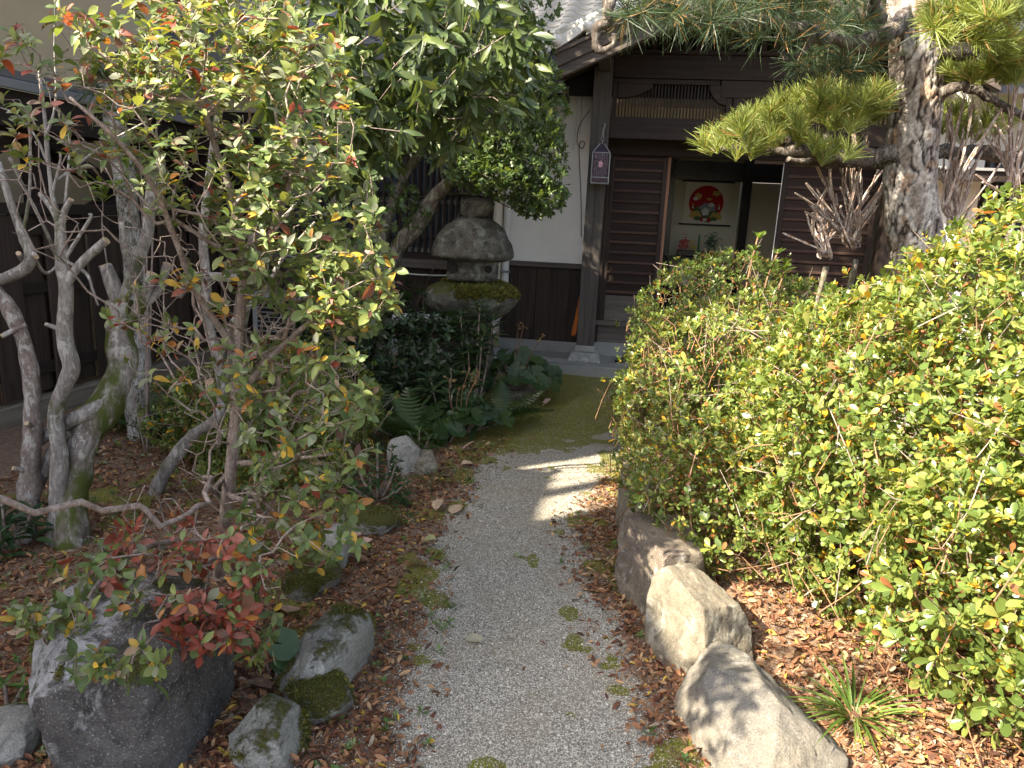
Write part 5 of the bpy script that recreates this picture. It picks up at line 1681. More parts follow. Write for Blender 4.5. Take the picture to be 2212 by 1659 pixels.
# unseen tufts added above the view to shade the overhead boughs
for q in range(45):
    c_ = np.array([rng.uniform(0.35, 1.15), rng.uniform(2.5, 3.2), rng.uniform(3.6, 4.1)])
    tuft_spots.append((c_, nrm(np.array([0, 0, 1.0]) + rng.normal(0, 0.4, 3)), 1.5, 0))
for i, e in enumerate(((0.5, 2.8, 3.8), (1.0, 2.6, 3.9))):
    plimb([at(1960, -200, PY), (at(1960, -200, PY) + np.array(e)) / 2 + (0, 0, 0.1), np.array(e)], 0.05, 0.02, 130 + i)
u_, v_, d_ = project(np.array([t[0] for t in tuft_spots]))
infr = (u_ > -20) & (u_ < 2230) & (v_ > -20)
order = np.argsort(np.where(infr, d_, 99))
rest = Geo()
for rank, i in enumerate(order):
    p, d, sz, fm = tuft_spots[i]
    k = int(rng.integers(0, 6)) + 6 * fm
    z = nrm(d)
    xx = nrm(np.cross(z, rng.normal(size=3)))
    Mx = np.stack([xx, np.cross(z, xx), z], -1) * sz
    if rank < 300:
        o = bpy.data.objects.new('needle_tuft', TUFM[k])
        COL.objects.link(o)
        o.parent = pine
        mm = Matrix(Mx.tolist()).to_4x4()
        mm.translation = Vector(p - pb)
        o.matrix_basis = mm
    else:
        V, Q, C = TUF[k]
        rest.add(V @ Mx.T + p, Q=Q, col=C)
if rest.n:
    part('needles', rest, NEEDLE, pine, kind='stuff')

# ------------------------------------------------------------------ winged bare shrubs by the pine
WING = mat_bark('winged_twig', (0.24, 0.145, 0.1), (0.45, 0.36, 0.31), spot=(0.58, 0.53, 0.5), scale=26, bump=0.5)


def winged(label, base_px, Y, fans, seed):
    g_ = np.random.default_rng(seed)
    b = at(*base_px, Y)
    gb = np.array([b[0], Y, float(ground_z(np.array([b[0]]), np.array([Y]))[0])])
    t = thing('winged_shrub', label, 'shrub', gb)
    Pt = spline([gb - (0, 0, 0.05), gb * 0.7 + b * 0.3 + (0.05, 0, 0), gb * 0.4 + b * 0.6 - (0.04, 0, 0), b], 6)
    part('stem', Geo().tube(Pt, np.linspace(0.024, 0.016, len(Pt)), 10, rough=0.45, seed=seed), BARK_DARK, t, smooth=True)
    for n, u0, v0, spread_u, tips_u, tips_v, jit in fans:
        for k in range(n):
            f = k / max(1, n - 1)
            y = Y + g_.uniform(-0.2, 0.2)
            a = at(u0 + g_.normal(0, spread_u), v0 + g_.normal(0, spread_u * 0.5), y)
            e = at(tips_u[0] + (tips_u[1] - tips_u[0]) * f + g_.normal(0, jit), np.interp(f, [0, 0.5, 1], tips_v) + g_.normal(0, jit * 1.3), y + g_.uniform(-0.2, 0.15))
            m_ = (a + e) / 2 + g_.normal(0, 0.02, 3)
            Pw = spline([b * 0.35 + a * 0.65, a, m_, e], 4)
            w_ = g_.uniform(0.0058, 0.0095)
            part('twig', Geo().tube(Pw, [w_ * 0.8] + [w_ * q for q in np.where(np.arange(len(Pw) - 1) % 3 == 2, 0.7, 1.05)], 8, shape=[1, 0.35] * 4), WING, t)
            if g_.random() < 0.5:
                i = int(g_.integers(5, len(Pw) - 3))
                e2 = Pw[i] + (e - Pw[i]) * 0.55 + g_.normal(0, 0.05, 3)
                part('twig', Geo().tube(spline([Pw[i], (Pw[i] + e2) / 2, e2], 3), w_ * 0.75, 8, shape=[1, 0.35] * 4), WING, t)
    return t


winged('bare shrub with a tall fan of winged twigs close against the pine trunk', (1850, 560), 4.5, [(16, 1840, 500, 18, (1735, 1930), (400, 285, 330), 14), (12, 1850, 520, 16, (1760, 1905), (460, 390, 400), 20)], 1)
winged('low bare shrub with short pale winged twigs before the dark door', (1785, 575), 4.4, [(11, 1785, 545, 9, (1725, 1830), (470, 425, 470), 14)], 2)
winged('bare shrub with long sunlit winged twigs just past the pine trunk', (2060, 520), 4.4, [(14, 2055, 440, 14, (2020, 2150), (260, 190, 260), 14), (10, 2070, 480, 14, (2030, 2180), (370, 320, 380), 16)], 3)
winged('bare shrub of reddish winged twigs at the outer side of the pine', (2190, 470), 4.3, [(12, 2190, 400, 10, (2140, 2260), (260, 180, 250), 16), (8, 2185, 430, 12, (2120, 2250), (360, 320, 330), 16)], 4)


# ------------------------------------------------------------------ undergrowth by the lantern
def gz1(x, y):
    return float(ground_z(np.array([x]), np.array([y]))[0])


def ground_at(px):
    p = gp(*px)
    return np.array([p[0], p[1], gz1(p[0], p[1])])


# glossy dark shrub
db = np.array([-0.95, 5.6, 0.03])
dk = thing('evergreen_shrub', 'dark glossy evergreen shrub filling the space below the holly stems', 'shrub', db)
LD = Leaves([leaf_shape(0.42, 3, 0.12, 0.2, 0.5), leaf_shape(0.4, 3, 0.16, 0.35, 0.5)], [(0.02, 0.04, 0.016), (0.03, 0.055, 0.02), (0.045, 0.08, 0.03)])
tp, nn = blob_points([((-1.0, 5.5, 0.42), (0.55, 0.5, 0.5)), ((-0.55, 5.55, 0.35), (0.4, 0.4, 0.42)), ((-1.5, 5.6, 0.3), (0.45, 0.45, 0.36))], 1500, (0.6, 1.05), 0.25, 61, 0.04)
rosettes(LD, tp, nrm(nn + (0, 0, 0.3) + rng.normal(0, 0.4, tp.shape)), 6, 0.062, [0, 1, 2], [4, 4, 1], (0.7, 1.5))
part('twigs', chains_geo(grow(tp[:200], [db, db + (0, 0, 0.2)], 0.002, 0.3, 0.15), 4), BARK_DARK, dk, kind='stuff', smooth=True)
LD.build(dk, LEAF_GLOSS, 200)


def stalk_plant(label, base, stems, ln, m, pal, wd=0.24, n_parts=120, name='leafy_plant', mat=LEAF_GLOSS, tiers=3):
    t = thing(name, label, 'plant', base)
    L = Leaves([leaf_shape(wd, 4, 0.14, 0.35, 0.5), leaf_shape(wd * 0.9, 4, 0.18, 0.55, 0.48)], pal)
    for (dx, dy, h) in stems:
        e = base + np.array([dx, dy, h])
        Pt = spline([base + (dx * 0.2, dy * 0.2, 0), base + (dx * 0.7, dy * 0.7, h * 0.5), e], 5)
        part('stem', Geo().tube(Pt, np.linspace(0.008, 0.005, len(Pt)), 6), BARK_TWIG, t, smooth=True)
        for k in range(tiers):
            rosettes(L, (e - (0, 0, 0.055 * k))[None], np.array([[dx * 0.4, dy * 0.4 - 0.1, 1.0]]), m, ln * (0.8 + 0.12 * k), list(range(len(pal))), [1] * len(pal), (0.7 + 0.2 * k, 1.5 + 0.1 * k))
    L.build(t, mat, n_parts)
    return t


PD = [(0.025, 0.05, 0.018), (0.035, 0.065, 0.022), (0.05, 0.085, 0.03)]
pb1 = np.array([-0.28, 5.35, 0.03])
stalk_plant('long leaved plant on bare stems standing before the lantern bowl', pb1, [(0.02, 0, 0.82), (-0.12, 0.05, 0.72), (0.12, 0.05, 0.7), (0.05, -0.1, 0.6), (-0.05, -0.05, 0.52)], 0.15, 9, PD)
stalk_plant('drooping dark leaved plant at the foot of the lantern', np.array([-0.42, 4.95, 0.03]), [(0, 0, 0.42), (0.14, -0.02, 0.36), (-0.14, 0, 0.34), (0.02, -0.12, 0.26), (0.2, -0.1, 0.2)], 0.16, 10, PD)
stalk_plant('small glossy evergreen bush over the flat brown stone at the path edge', ground_at((815, 1085)), [(0, 0, 0.28), (0.1, 0.02, 0.22), (-0.12, 0, 0.24), (0.16, -0.06, 0.13), (-0.02, -0.1, 0.15), (0.06, 0.08, 0.26), (-0.2, -0.04, 0.15), (0.1, -0.1, 0.08), (-0.1, -0.1, 0.1)], 0.05, 9, [(0.03, 0.065, 0.02), (0.045, 0.09, 0.028)], 0.52, 150, 'evergreen_shrub', tiers=4)
stalk_plant('bright leafy seedling in front of the square pale stone', ground_at((905, 985)), [(0, 0, 0.14), (0.06, 0, 0.1), (-0.06, 0.02, 0.12)], 0.1, 7, [(0.06, 0.11, 0.03)], 0.3, 60, 'seedling')
stalk_plant('dark leaved bush at the foot of the pruned trees', ground_at((18, 1210)), [(0, 0, 0.2), (0.12, 0, 0.18), (-0.12, 0, 0.22), (0.05, -0.1, 0.12)], 0.1, 8, [(0.03, 0.06, 0.024), (0.045, 0.08, 0.03)], 0.32, 60, 'evergreen_shrub')
stalk_plant('green azalea sprig beside the dark boulder', ground_at((20, 1560)), [(0, 0, 0.08), (0.03, 0.03, 0.05)], 0.07, 6, [(0.08, 0.15, 0.03)], 0.34, 30, 'seedling', LEAF_SOFT, 1)


# round leaved plants: each blade is a part
def round_leaf(n=18):
    V, T = [(0, 0, 0)], []
    for i in range(n + 1):
        a = -PI / 2 + 0.16 + (2 * PI - 0.32) * i / n
        r_ = 0.5 * (1 + 0.04 * math.cos(i * 2.1))
        V.append((r_ * math.cos(a), r_ * math.sin(a), 0.07 * (1 + 0.5 * math.cos(i * 2.1)) - 0.02))
    for i in range(n):
        T.append((0, i + 1, i + 2))
    return np.array(V), np.array(T), np.zeros((0, 4), int)


def round_plant(label, c, n, spread, size, h, seed, flowers=0):
    g_ = np.random.default_rng(seed)
    t = thing('round_leaved_plant', label, 'plant', c)
    L = Leaves([round_leaf(18), round_leaf(16)], [(0.028, 0.06, 0.02), (0.04, 0.075, 0.025), (0.055, 0.095, 0.028)])
    st = Geo()
    for i in range(n):
        a, q = g_.uniform(0, 2 * PI), math.sqrt(g_.random())
        p = c + np.array([spread[0] * q * math.cos(a), spread[1] * q * math.sin(a), 0])
        p[2] = h * (1.1 - 0.75 * q) * g_.uniform(0.7, 1.2) + 0.05
        nz = nrm(np.array([0.6 * math.cos(a) * q, -0.55, 0.75]) + g_.normal(0, 0.2, 3))
        L.add(p[None], nrm(np.cross(nz, g_.normal(size=3)))[None], nz[None], size * g_.uniform(0.65, 1.15), int(g_.integers(0, 3)))
        st.tube(spline([c + (p - c) * (0.15, 0.15, 0), c + (p - c) * (0.7, 0.7, 0.6), p], 3), 0.004, 5, cap=False)
    part('stalks', st, BARK_TWIG, t, smooth=True, kind='stuff')
    fl = Geo()
    for i in range(flowers):
        a = g_.uniform(-0.3, 0.9)
        e = c + np.array([0.25 * a + g_.normal(0, 0.08), -0.1 + g_.normal(0, 0.05), h + 0.16 + g_.uniform(0, 0.12)])
        part('flower_stalk', Geo().tube(spline([c, c * 0.4 + e * 0.6 - (0.03, 0, 0), e], 4), 0.0035, 5), BARK_HEDGE, t, smooth=True)
        for k in range(5):
            d = nrm(g_.normal(size=3) + (0, 0, 0.6)) * 0.035
            fl.tube([e, e + d * 0.6, e + d, e + d * 1.25], [0.001, 0.0015, 0.006, 0.002], 5)
    if flowers:
        part('seed_heads', fl, mat_plain('seed_head', (0.24, 0.15, 0.06), 0.9), t, kind='stuff')
    L.build(t, LEAF_GLOSS, 80)


round_plant('clump of large round leaves with seed heads beside the porch apron', ground_at((1120, 858)), 70, (0.36, 0.36), 0.115, 0.32, 1, 3)
round_plant('clump of round notched leaves at the bend of the path', np.array([-0.32, 4.95, 0.02]) + np.array([0.0, -0.1, 0]), 34, (0.32, 0.22), 0.125, 0.18, 2, 5)
round_plant('two flat round leaves drooping at the path edge below the fern', ground_at((968, 962)), 5, (0.1, 0.05), 0.15, 0.08, 3)
round_plant('dark round leaf by the big lichened boulder', ground_at((590, 1480)), 4, (0.06, 0.06), 0.11, 0.16, 4)


def frond_mesh(n=13, ln=1.0):
    V, T, Q = [], [], []
    for i in range(n):
        t_ = (i + 1) / (n + 1)
        y, z = t_ * ln, -0.28 * t_ * t_ * ln
        l = 0.24 * ln * math.sin(PI * (0.18 + 0.8 * t_)) ** 0.9
        for s in (-1, 1):
            k = len(V)
            wv = 0.026 * ln
            V += [(0, y - wv, z), (s * l * 0.5, y + 0.02 - wv * 0.9, z - 0.015), (s * l, y + 0.07, z - 0.04), (s * l * 0.5, y + 0.02 + wv * 0.9, z - 0.01), (0, y + wv, z)]
            Q.append((k, k + 1, k + 3, k + 4))
            T.append((k + 1, k + 2, k + 3))
    k = len(V)
    V += [(-0.008, 0, 0), (0.008, 0, 0), (0.004, ln * 0.5, -0.06 * ln), (-0.004, ln * 0.5, -0.06 * ln), (0, ln, -0.28 * ln)]
    Q.append((k, k + 1, k + 2, k + 3))
    T.append((k + 3, k + 2, k + 4))
    return np.array(V), np.array(T), np.array(Q)


FR = [frond_mesh(13), frond_mesh(16), frond_mesh(11)]


def fern(label, c, n, size, seed, up=0.7, face=(0, -0.5, 0)):
    g_ = np.random.default_rng(seed)
    t = thing('fern', label, 'fern', c)
    L = Leaves(FR, [(0.03, 0.065, 0.018), (0.045, 0.085, 0.022), (0.06, 0.1, 0.03)])
    for i in range(n):
        a = g_.uniform(0, 2 * PI)
        d = nrm(np.array([math.cos(a), math.sin(a), up * g_.uniform(0.4, 1.4)]) + np.array(face))
        L.add((c + (0, 0, 0.02))[None], d[None], np.array([[0, -0.2, 1.0]]), size * g_.uniform(0.7, 1.15), int(g_.integers(0, 3)))
    L.build(t, LEAF_HEDGE, 60, 'frond', 'fronds')


fern('fern with lacy fronds at the path bend before the dark shrub', np.array([-0.62, 4.72, 0.04]), 16, 0.34, 1)
fern('fern reaching over the moss from among the round leaves', np.array([-0.05, 5.2, 0.04]), 15, 0.36, 2)
fern('shaded fern at the foot of the fence behind the mossy trunk', ground_at((330, 935)), 20, 0.42, 3)
fern('second shaded fern nearer the twiggy shrub stem', ground_at((405, 960)), 16, 0.36, 4)
fern('fern between the low azalea and the dark shrub', np.array([-0.95, 4.95, 0.05]), 14, 0.34, 5)
fern('small fern beside the leaning grey limb', ground_at((560, 985)), 10, 0.28, 6)


def blades(name, label, c, n, ln, pal, seed, wd=0.05, mat=LEAF_HEDGE, up=0.8, n_parts=120):
    g_ = np.random.default_rng(seed)
    t = thing(name, label, 'grass', c)
    L = Leaves([leaf_shape(wd, 5, 0.15, 0.55, 0.35), leaf_shape(wd * 0.9, 5, 0.15, 0.3, 0.35), leaf_shape(wd, 5, 0.12, 0.8, 0.4)], pal)
    for i in range(n):
        a = g_.uniform(0, 2 * PI)
        d = nrm(np.array([math.cos(a), math.sin(a), up * g_.uniform(0.3, 1.8)]))
        b = c + np.array([math.cos(a), math.sin(a), 0]) * g_.uniform(0, 0.04)
        L.add(b[None], d[None], np.array([[-d[0] * 0.5, -d[1] * 0.5, 1.0]]), ln * g_.uniform(0.6, 1.15), int(g_.integers(0, len(pal))))
    L.build(t, mat, n_parts, 'blade', 'blades')


blades('grass_tuft', 'tuft of broad green grass blades beside the grey slanting boulder', ground_at((1835, 1600)) + (0, 0.0, 0), 80, 0.18, [(0.09, 0.15, 0.03), (0.12, 0.19, 0.04), (0.16, 0.22, 0.06)], 1, 0.055)
blades('grass_tuft', 'thin grass tuft at the side of the dark boulder', ground_at((195, 1560)) + (-0.03, -0.02, 0), 40, 0.14, [(0.1, 0.15, 0.04), (0.2, 0.2, 0.08)], 2, 0.025)
blades('grass_tuft', 'small dark grass tuft by the flat brown stone', ground_at((880, 1128)), 40, 0.11, [(0.06, 0.1, 0.03), (0.09, 0.13, 0.03)], 3, 0.03)
blades('grass_tuft', 'grass tuft beside the small grey stone at the path edge', ground_at((935, 1045)), 50, 0.15, [(0.06, 0.1, 0.025), (0.1, 0.13, 0.03)], 4, 0.025)
blades('grass_tuft', 'spiky dark grass clump under the low azalea', np.array([-0.75, 4.3, 0.04]), 45, 0.26, [(0.035, 0.07, 0.025), (0.05, 0.09, 0.03)], 5, 0.03)

# ------------------------------------------------------------------ litter, pebbles, moss, weeds
n = 130000
x = rng.uniform(-2.6, 2.6, n)
y = 1.2 + 5.2 * rng.random(n) ** 1.7
g, m = masks(x, y)
xl, xr = path_edges(y)
dl, dr = xl - x, x - xr
dens = np.where((dl > -0.1) & (dl < 0.75), 0.75, 0) * sstep(5.1 - y, 0, 0.6) + np.where((dr > -0.14), 0.95, 0) + np.where(dl >= 0.75, 0.42, 0) + 0.016
dens *= (1 - 0.9 * g) + 0.01
dens *= 0.35 + 1.1 * vnoise(np.stack([x, y, 0 * x], -1) * 7, 51)
dens *= np.where(m > 0.5, 0.35, 1)
ok = (rng.random(n) < dens) & (y < np.where(x > 0.9, 4.2, 6))
x, y = x[ok], y[ok]
z = ground_z(x, y)
k = len(x)
SH_L = [leaf_shape(0.4, 2, 0.25, 0.2, 0.5), leaf_shape(0.36, 2, 0.45, -0.3, 0.5), leaf_shape(0.46, 2, 0.1, 0.35, 0.55), leaf_shape(0.3, 2, 0.6, 0.1, 0.5)]
PAL_L = [(0.24, 0.115, 0.06), (0.32, 0.17, 0.09), (0.16, 0.07, 0.042), (0.42, 0.27, 0.15), (0.095, 0.05, 0.034), (0.55, 0.38, 0.08), (0.33, 0.27, 0.2)]


class Bare(Leaves):
    pass


LL = Leaves(SH_L, PAL_L)
hd = rng.uniform(0, 2 * PI, k)
D = np.stack([np.cos(hd), np.sin(hd), rng.normal(0.05, 0.28, k)], -1)
LL.add(np.stack([x, y, z + rng.uniform(0.002, 0.014, k)], -1), D, rng.normal(0, 0.38, (k, 3)) + (0, 0, 1), rng.uniform(0.018, 0.042, k), rng.choice(7, k, p=np.array([5, 4, 4, 2.2, 2, 0.5, 0.7]) / 18.4))


def stuff_leaves(L, name, mat):
    e = bpy.data.objects.new('tmp', None)
    L.build(e, mat, 0, stuff=name)
    for o in list(bpy.data.objects):
        if o.parent == e:
            o.parent = None
            o['kind'] = 'stuff'
    bpy.data.objects.remove(e)


stuff_leaves(LL, 'leaf_litter', LEAF_DRY)
print('litter', k)

# fallen pine needles and bits of twig in the litter
n = 2600
x = rng.uniform(-1.2, 2.0, n)
y = 1.3 + 3.2 * rng.random(n) ** 1.5
xl, xr = path_edges(y)
ok = (rng.random(n) < np.where(x > xr - 0.1, 1.0, 0.3)) & ~((x > xl + 0.1) & (x < xr - 0.1) & (rng.random(n) < 0.93))
x, y = x[ok], y[ok]
z = ground_z(x, y)
LN = Leaves([leaf_shape(0.028, 2, 0, 0.06, 0.5), leaf_shape(0.022, 2, 0, -0.05, 0.5)], [(0.42, 0.24, 0.12), (0.3, 0.15, 0.08), (0.45, 0.36, 0.25)])
hd = rng.uniform(0, 2 * PI, len(x))
LN.add(np.stack([x, y, z + 0.012], -1), np.stack([np.cos(hd), np.sin(hd), rng.normal(0, 0.06, len(x))], -1), (0, 0, 1), rng.uniform(0.05, 0.1, len(x)), rng.integers(0, 3, len(x)))
stuff_leaves(LN, 'fallen_needles', LEAF_DRY)

# pebbles
n = 150000
x = rng.uniform(-1.0, 1.2, n)
y = 1.35 + 3.4 * rng.random(n) ** 1.9
g, m = masks(x, y)
xl, xr = path_edges(y)
ok = rng.random(n) < np.clip(g * 1.0 + 0.28 * ((x > xl - 0.28) & (x < xr + 0.25)), 0, 1) * np.where(m > 0.55, 0.25, 1)
x, y = x[ok], y[ok]
z = ground_z(x, y)
PV = np.array([(1, 0, 0), (-1, 0, 0), (0, 1, 0), (0, -1, 0), (0, 0, 0.8), (0, 0, -0.5), ], float)
PT = np.array([(0, 2, 4), (2, 1, 4), (1, 3, 4), (3, 0, 4), (2, 0, 5), (1, 2, 5), (3, 1, 5), (0, 3, 5)])
k = len(x)
s_ = rng.uniform(0.0016, 0.0036, k) * (1 + 0.9 * (rng.random(k) < 0.05))
a = rng.uniform(0, 2 * PI, k)
M_ = np.zeros((k, 3, 3))
M_[:, 0, 0], M_[:, 0, 1], M_[:, 1, 0], M_[:, 1, 1], M_[:, 2, 2] = np.cos(a), -np.sin(a), np.sin(a), np.cos(a), rng.uniform(0.6, 1.0, k)
W = np.einsum('nij,vj->nvi', M_ * s_[:, None, None], PV * (1, 0.75, 1)) + np.stack([x, y, z + 0.001], -1)[:, None]
gc = np.clip(rng.normal(0.55, 0.14, k), 0.12, 0.85)
gc = np.where(rng.random(k) < 0.13, 0.17, gc)
pc = gc[:, None] * np.array([1.0, 0.945, 0.83]) * (1 + rng.normal(0, 0.02, (k, 3)))
mg = Mat('pebble')
ag = mg.n('Attribute', attribute_name='Col')
mg.col(ag.outputs['Color'])
mg.rough(0.8, 0.3)
struct('gravel', fast_mesh('gravel', W.reshape(-1, 3), [(PT[None] + np.arange(k)[:, None, None] * 6).reshape(-1, 3)], np.repeat(pc, 6, 0), True), mg.m, 'stuff')
print('pebbles', k)

# moss cushions: short upright tips where the ground is mossy
n = 120000
x = rng.uniform(-1.4, 1.3, n)
y = 1.3 + 5.3 * rng.random(n) ** 1.5
g, m = masks(x, y)
ok = (m > 0.6) & (rng.random(n) < 0.5)
x, y = x[ok][:26000], y[ok][:26000]
z = ground_z(x, y)
k = len(x)
LM = Leaves([leaf_shape(0.42, 1, 0.2, 0.2, 0.4)], [(0.1, 0.115, 0.02), (0.16, 0.17, 0.03), (0.25, 0.235, 0.05)])
hd = rng.uniform(0, 2 * PI, k)
LM.add(np.stack([x, y, z], -1), np.stack([np.cos(hd), np.sin(hd), rng.uniform(0.6, 2.0, k)], -1), np.stack([-np.cos(hd), -np.sin(hd), 0.6 + 0 * hd], -1), rng.uniform(0.005, 0.013, k), rng.integers(0, 3, k))
stuff_leaves(LM, 'moss', LEAF_SOFT)

# weeds
n = 1700
x = rng.uniform(-2.6, 1.0, n)
y = 1.4 + 3.4 * rng.random(n) ** 1.3
g, m = masks(x, y)
xl, xr = path_edges(y)
ok = (rng.random(n) < 0.55 * np.exp(-((x - xl + 0.1) / 0.2) ** 2) + 0.15 * np.exp(-((x - xr) / 0.15) ** 2) + 0.55 * (x < xl - 0.9) + 0.012)
x, y = x[ok], y[ok]
LW = Leaves([leaf_shape(0.55, 2, 0.1, 0.15, 0.55), leaf_shape(0.45, 2, 0.1, 0.1, 0.6)], [(0.09, 0.17, 0.04), (0.14, 0.22, 0.07), (0.2, 0.27, 0.13)])
rosettes(LW, np.stack([x, y, ground_z(x, y) + 0.018], -1), np.tile((0, 0, 1.0), (len(x), 1)), 7, 0.026, [0, 1, 2], [3, 3, 1], (0.9, 1.5), 0.4)
stuff_leaves(LW, 'weeds', LEAF_SOFT)

# large fallen leaves one can pick out
SH_B = [leaf_shape(0.62, 4, 0.12, 0.12, 0.42), leaf_shape(0.55, 4, 0.25, 0.25, 0.45), leaf_shape(0.66, 4, 0.08, -0.12, 0.4)]
BIG = [((985, 1105), 0.11, 0), ((905, 1245 - 20), 0.1, 1), ((775, 1225), 0.12, 2), ((790, 1180), 0.09, 2), ((770, 1170), 0.08, 2), ((1025, 1385), 0.075, 3), ((945, 1100), 0.1, 0), ((1010, 1010), 0.09, 0), ((625, 1345), 0.11, 4), ((560, 1500), 0.1, 4), ((600, 1440), 0.09, 0), ((60, 1400), 0.12, 0), ((30, 1360), 0.1, 4), ((80, 1590), 0.11, 0), ((1640, 1290), 0.08, 4), ((1690, 1310), 0.075, 3), ((1180, 880), 0.09, 2), ((1255, 855), 0.09, 4), ((1010, 975), 0.1, 2), ((925, 1180), 0.08, 5), ((1150, 905), 0.07, 2), ((720, 1445), 0.06, 5), ((1085, 955), 0.08, 0), ((960, 1035), 0.08, 3)]
BC = [(0.5, 0.37, 0.26), (0.36, 0.32, 0.16), (0.55, 0.38, 0.32), (0.48, 0.44, 0.33), (0.3, 0.2, 0.15), (0.36, 0.37, 0.18)]
NAMES = ['pale tan leaf lying flat near the path edge under the sunlit strip', 'greenish tan leaf at the edge of the gravel past the white stone', 'big pinkish tan leaf beside the white upright stone', 'pinkish leaf folded against the small evergreen bush', 'pinkish leaf tucked behind the big pinkish one', 'lone pale leaf lying in the middle of the gravel path',
         'tan curled leaf in the litter below the small grey stone', 'tan leaf under the grass tuft by the small grey stone', 'dark brown curled leaf leaning on the long edging stone', 'brown leaf between the dark boulder and the rounded stone', 'tan leaf beside the dark round leaf', 'large tan leaf left of the dark boulder shoulder', 'brown leaf in the litter behind the dark boulder',
         'pale leaf in the litter at the frame edge beside the dark boulder', 'dark leaf in the sunlit litter behind the lichen spotted boulder', 'pale scrap of leaf among orange litter under the hedge', 'pinkish leaf on the moss near the porch apron', 'brown leaf lying on the moss in the middle of the path', 'pinkish leaf below the round leaved clump', 'small green leaf on the gravel verge', 'pinkish leaf at the mossy bend of the path', 'yellowish leaf lying on the mossy edging stone', 'tan leaf below the clump of round notched leaves', 'pale leaf standing in the sunlit litter by the path bend']
for i, (px, sz, c) in enumerate(BIG):
    p = ground_at(px)
    V, T, Q = SH_B[i % 3]
    a = rng.uniform(0, 2 * PI)
    Mx = np.array(Matrix.Rotation(a, 3, 'Z') @ Matrix.Rotation(rng.normal(0, 0.25), 3, 'X') @ Matrix.Rotation(rng.normal(0, 0.25), 3, 'Y'))
    W = (V - (0, 0.5, 0)) @ Mx.T * sz
    W[:, 2] += 0.012 - W[:, 2].min()
    me = fast_mesh('fallen_leaf', W, [T, Q], np.tile(BC[c], (len(W), 1)) * rng.uniform(0.85, 1.1), True)
    me.materials.append(LEAF_DRY)
    o = bpy.data.objects.new('fallen_leaf', me)
    COL.objects.link(o)
    o.location = p
    o['label'], o['category'], o['group'] = NAMES[i], 'leaf', 'large fallen leaves'

# ------------------------------------------------------------------ things at the entrance
def hat(u, v, z):
    return np.array(hw(u, v, z))


# stained glass lamp hung on the post
lo = hat(0.055, -0.2, 1.8)
lamp = thing('hanging_lamp', 'purple stained glass lamp with orange side panes hung on the entrance post', 'lamp', lo, TH, local=True)
GP = Mat('purple_seedy_glass')
v_ = GP.coord()
vv = GP.voro(v_, 70)
GP.col(GP.mix(GP.ramp(vv, [(0.1, 1.0), (0.3, 0.0)]), (0.045, 0.018, 0.032), (0.3, 0.22, 0.28)))
GP.rough(0.15, 0.6)
GP.bump(vv, 0.8, 0.006)
GP = GP.m
GO = mat_plain('orange_glass', (0.42, 0.16, 0.03), 0.25, 0.5, 0.2, 30)
GR = mat_plain('rose_glass', (0.6, 0.3, 0.36), 0.2, 0.5, 0.3, 40)
GD = mat_plain('roof_glass', (0.055, 0.045, 0.06), 0.2, 0.5, 0.2, 20)
W2, HB = 0.078, 0.27
for s in (-1, 1):
    part('pane', Geo().box(-W2 + .012, W2 - .012, s * W2 - 0.002, s * W2 + 0.002, 0.055, HB - .004), GP, lamp)
    part('pane', Geo().box(s * W2 - 0.002, s * W2 + 0.002, -W2 + .012, W2 - .012, 0.012, HB - 0.045), GO, lamp)
    part('pane', Geo().box(s * W2 - 0.002, s * W2 + 0.002, -W2 + .012, W2 - .012, HB - 0.04, HB - .004), GD, lamp)
    for k in range(4):
        a = -W2 + .012 + k * 0.034
        part('pane', Geo().box(a + 0.002, a + 0.032, s * W2 - 0.002, s * W2 + 0.002, 0.006 + 0.004 * (k % 2), 0.048), GP, lamp)
cm = Geo()
for sx in (-1, 1):
    for sy in (-1, 1):
        cm.tube([(sx * W2, sy * W2, 0), (sx * W2, sy * W2, HB), (sx * 0.02, sy * 0.02, HB + 0.08)], 0.0045, 6)
    for z in (0.002, 0.052, HB):
        cm.tube([(-W2, sx * W2, z), (W2, sx * W2, z)], 0.004, 6)
        cm.tube([(sx * W2, -W2, z), (sx * W2, W2, z)], 0.004, 6)
part('came', cm, LEAD, lamp)
rf = Geo()
for a, b in (((-1, -1), (1, -1)), ((1, -1), (1, 1)), ((1, 1), (-1, 1)), ((-1, 1), (-1, -1))):
    rf.add([(a[0] * W2, a[1] * W2, HB + .002), (b[0] * W2, b[1] * W2, HB + .002), (b[0] * .02, b[1] * .02, HB + .08), (a[0] * .02, a[1] * .02, HB + .08)], Q=[(0, 1, 2, 3)])
part('lamp_roof', rf, GD, lamp)
rs = Geo()
for k in range(7):
    th = k * 2 * PI / 7
    rs.add(np.array([(0, 0, 0.03), (0.022 * math.cos(th), -0.004, 0.022 * math.sin(th)), (0.014 * math.cos(th + .45), -0.008, 0.014 * math.sin(th + .45)), (0, -0.01, 0.0)]) + (0.0, -W2 - 0.004, HB * 0.62), T=[(3, 1, 2), (0, 1, 2)])
rs.box(-0.016, 0.016, -W2 - 0.008, -W2 - 0.003, HB * 0.62 - 0.025, HB * 0.62 + 0.022)
part('rose', rs, GR, lamp)
hk = Geo().tube(spline([(0, 0, HB + .08), (0, 0, HB + .1), (0.014, 0, HB + .12), (0.0, 0, HB + .15), (-0.014, 0, HB + .125), (0, 0, HB + .1)], 4), 0.004, 6)
hk.tube(spline([(0, 0, HB + .145), (0.0, 0.02, HB + .2), (0.01, 0.05, HB + .26), (0.0, 0.11, HB + .26)], 4), 0.009, 8)
part('hook', hk, METAL, lamp, smooth=True)

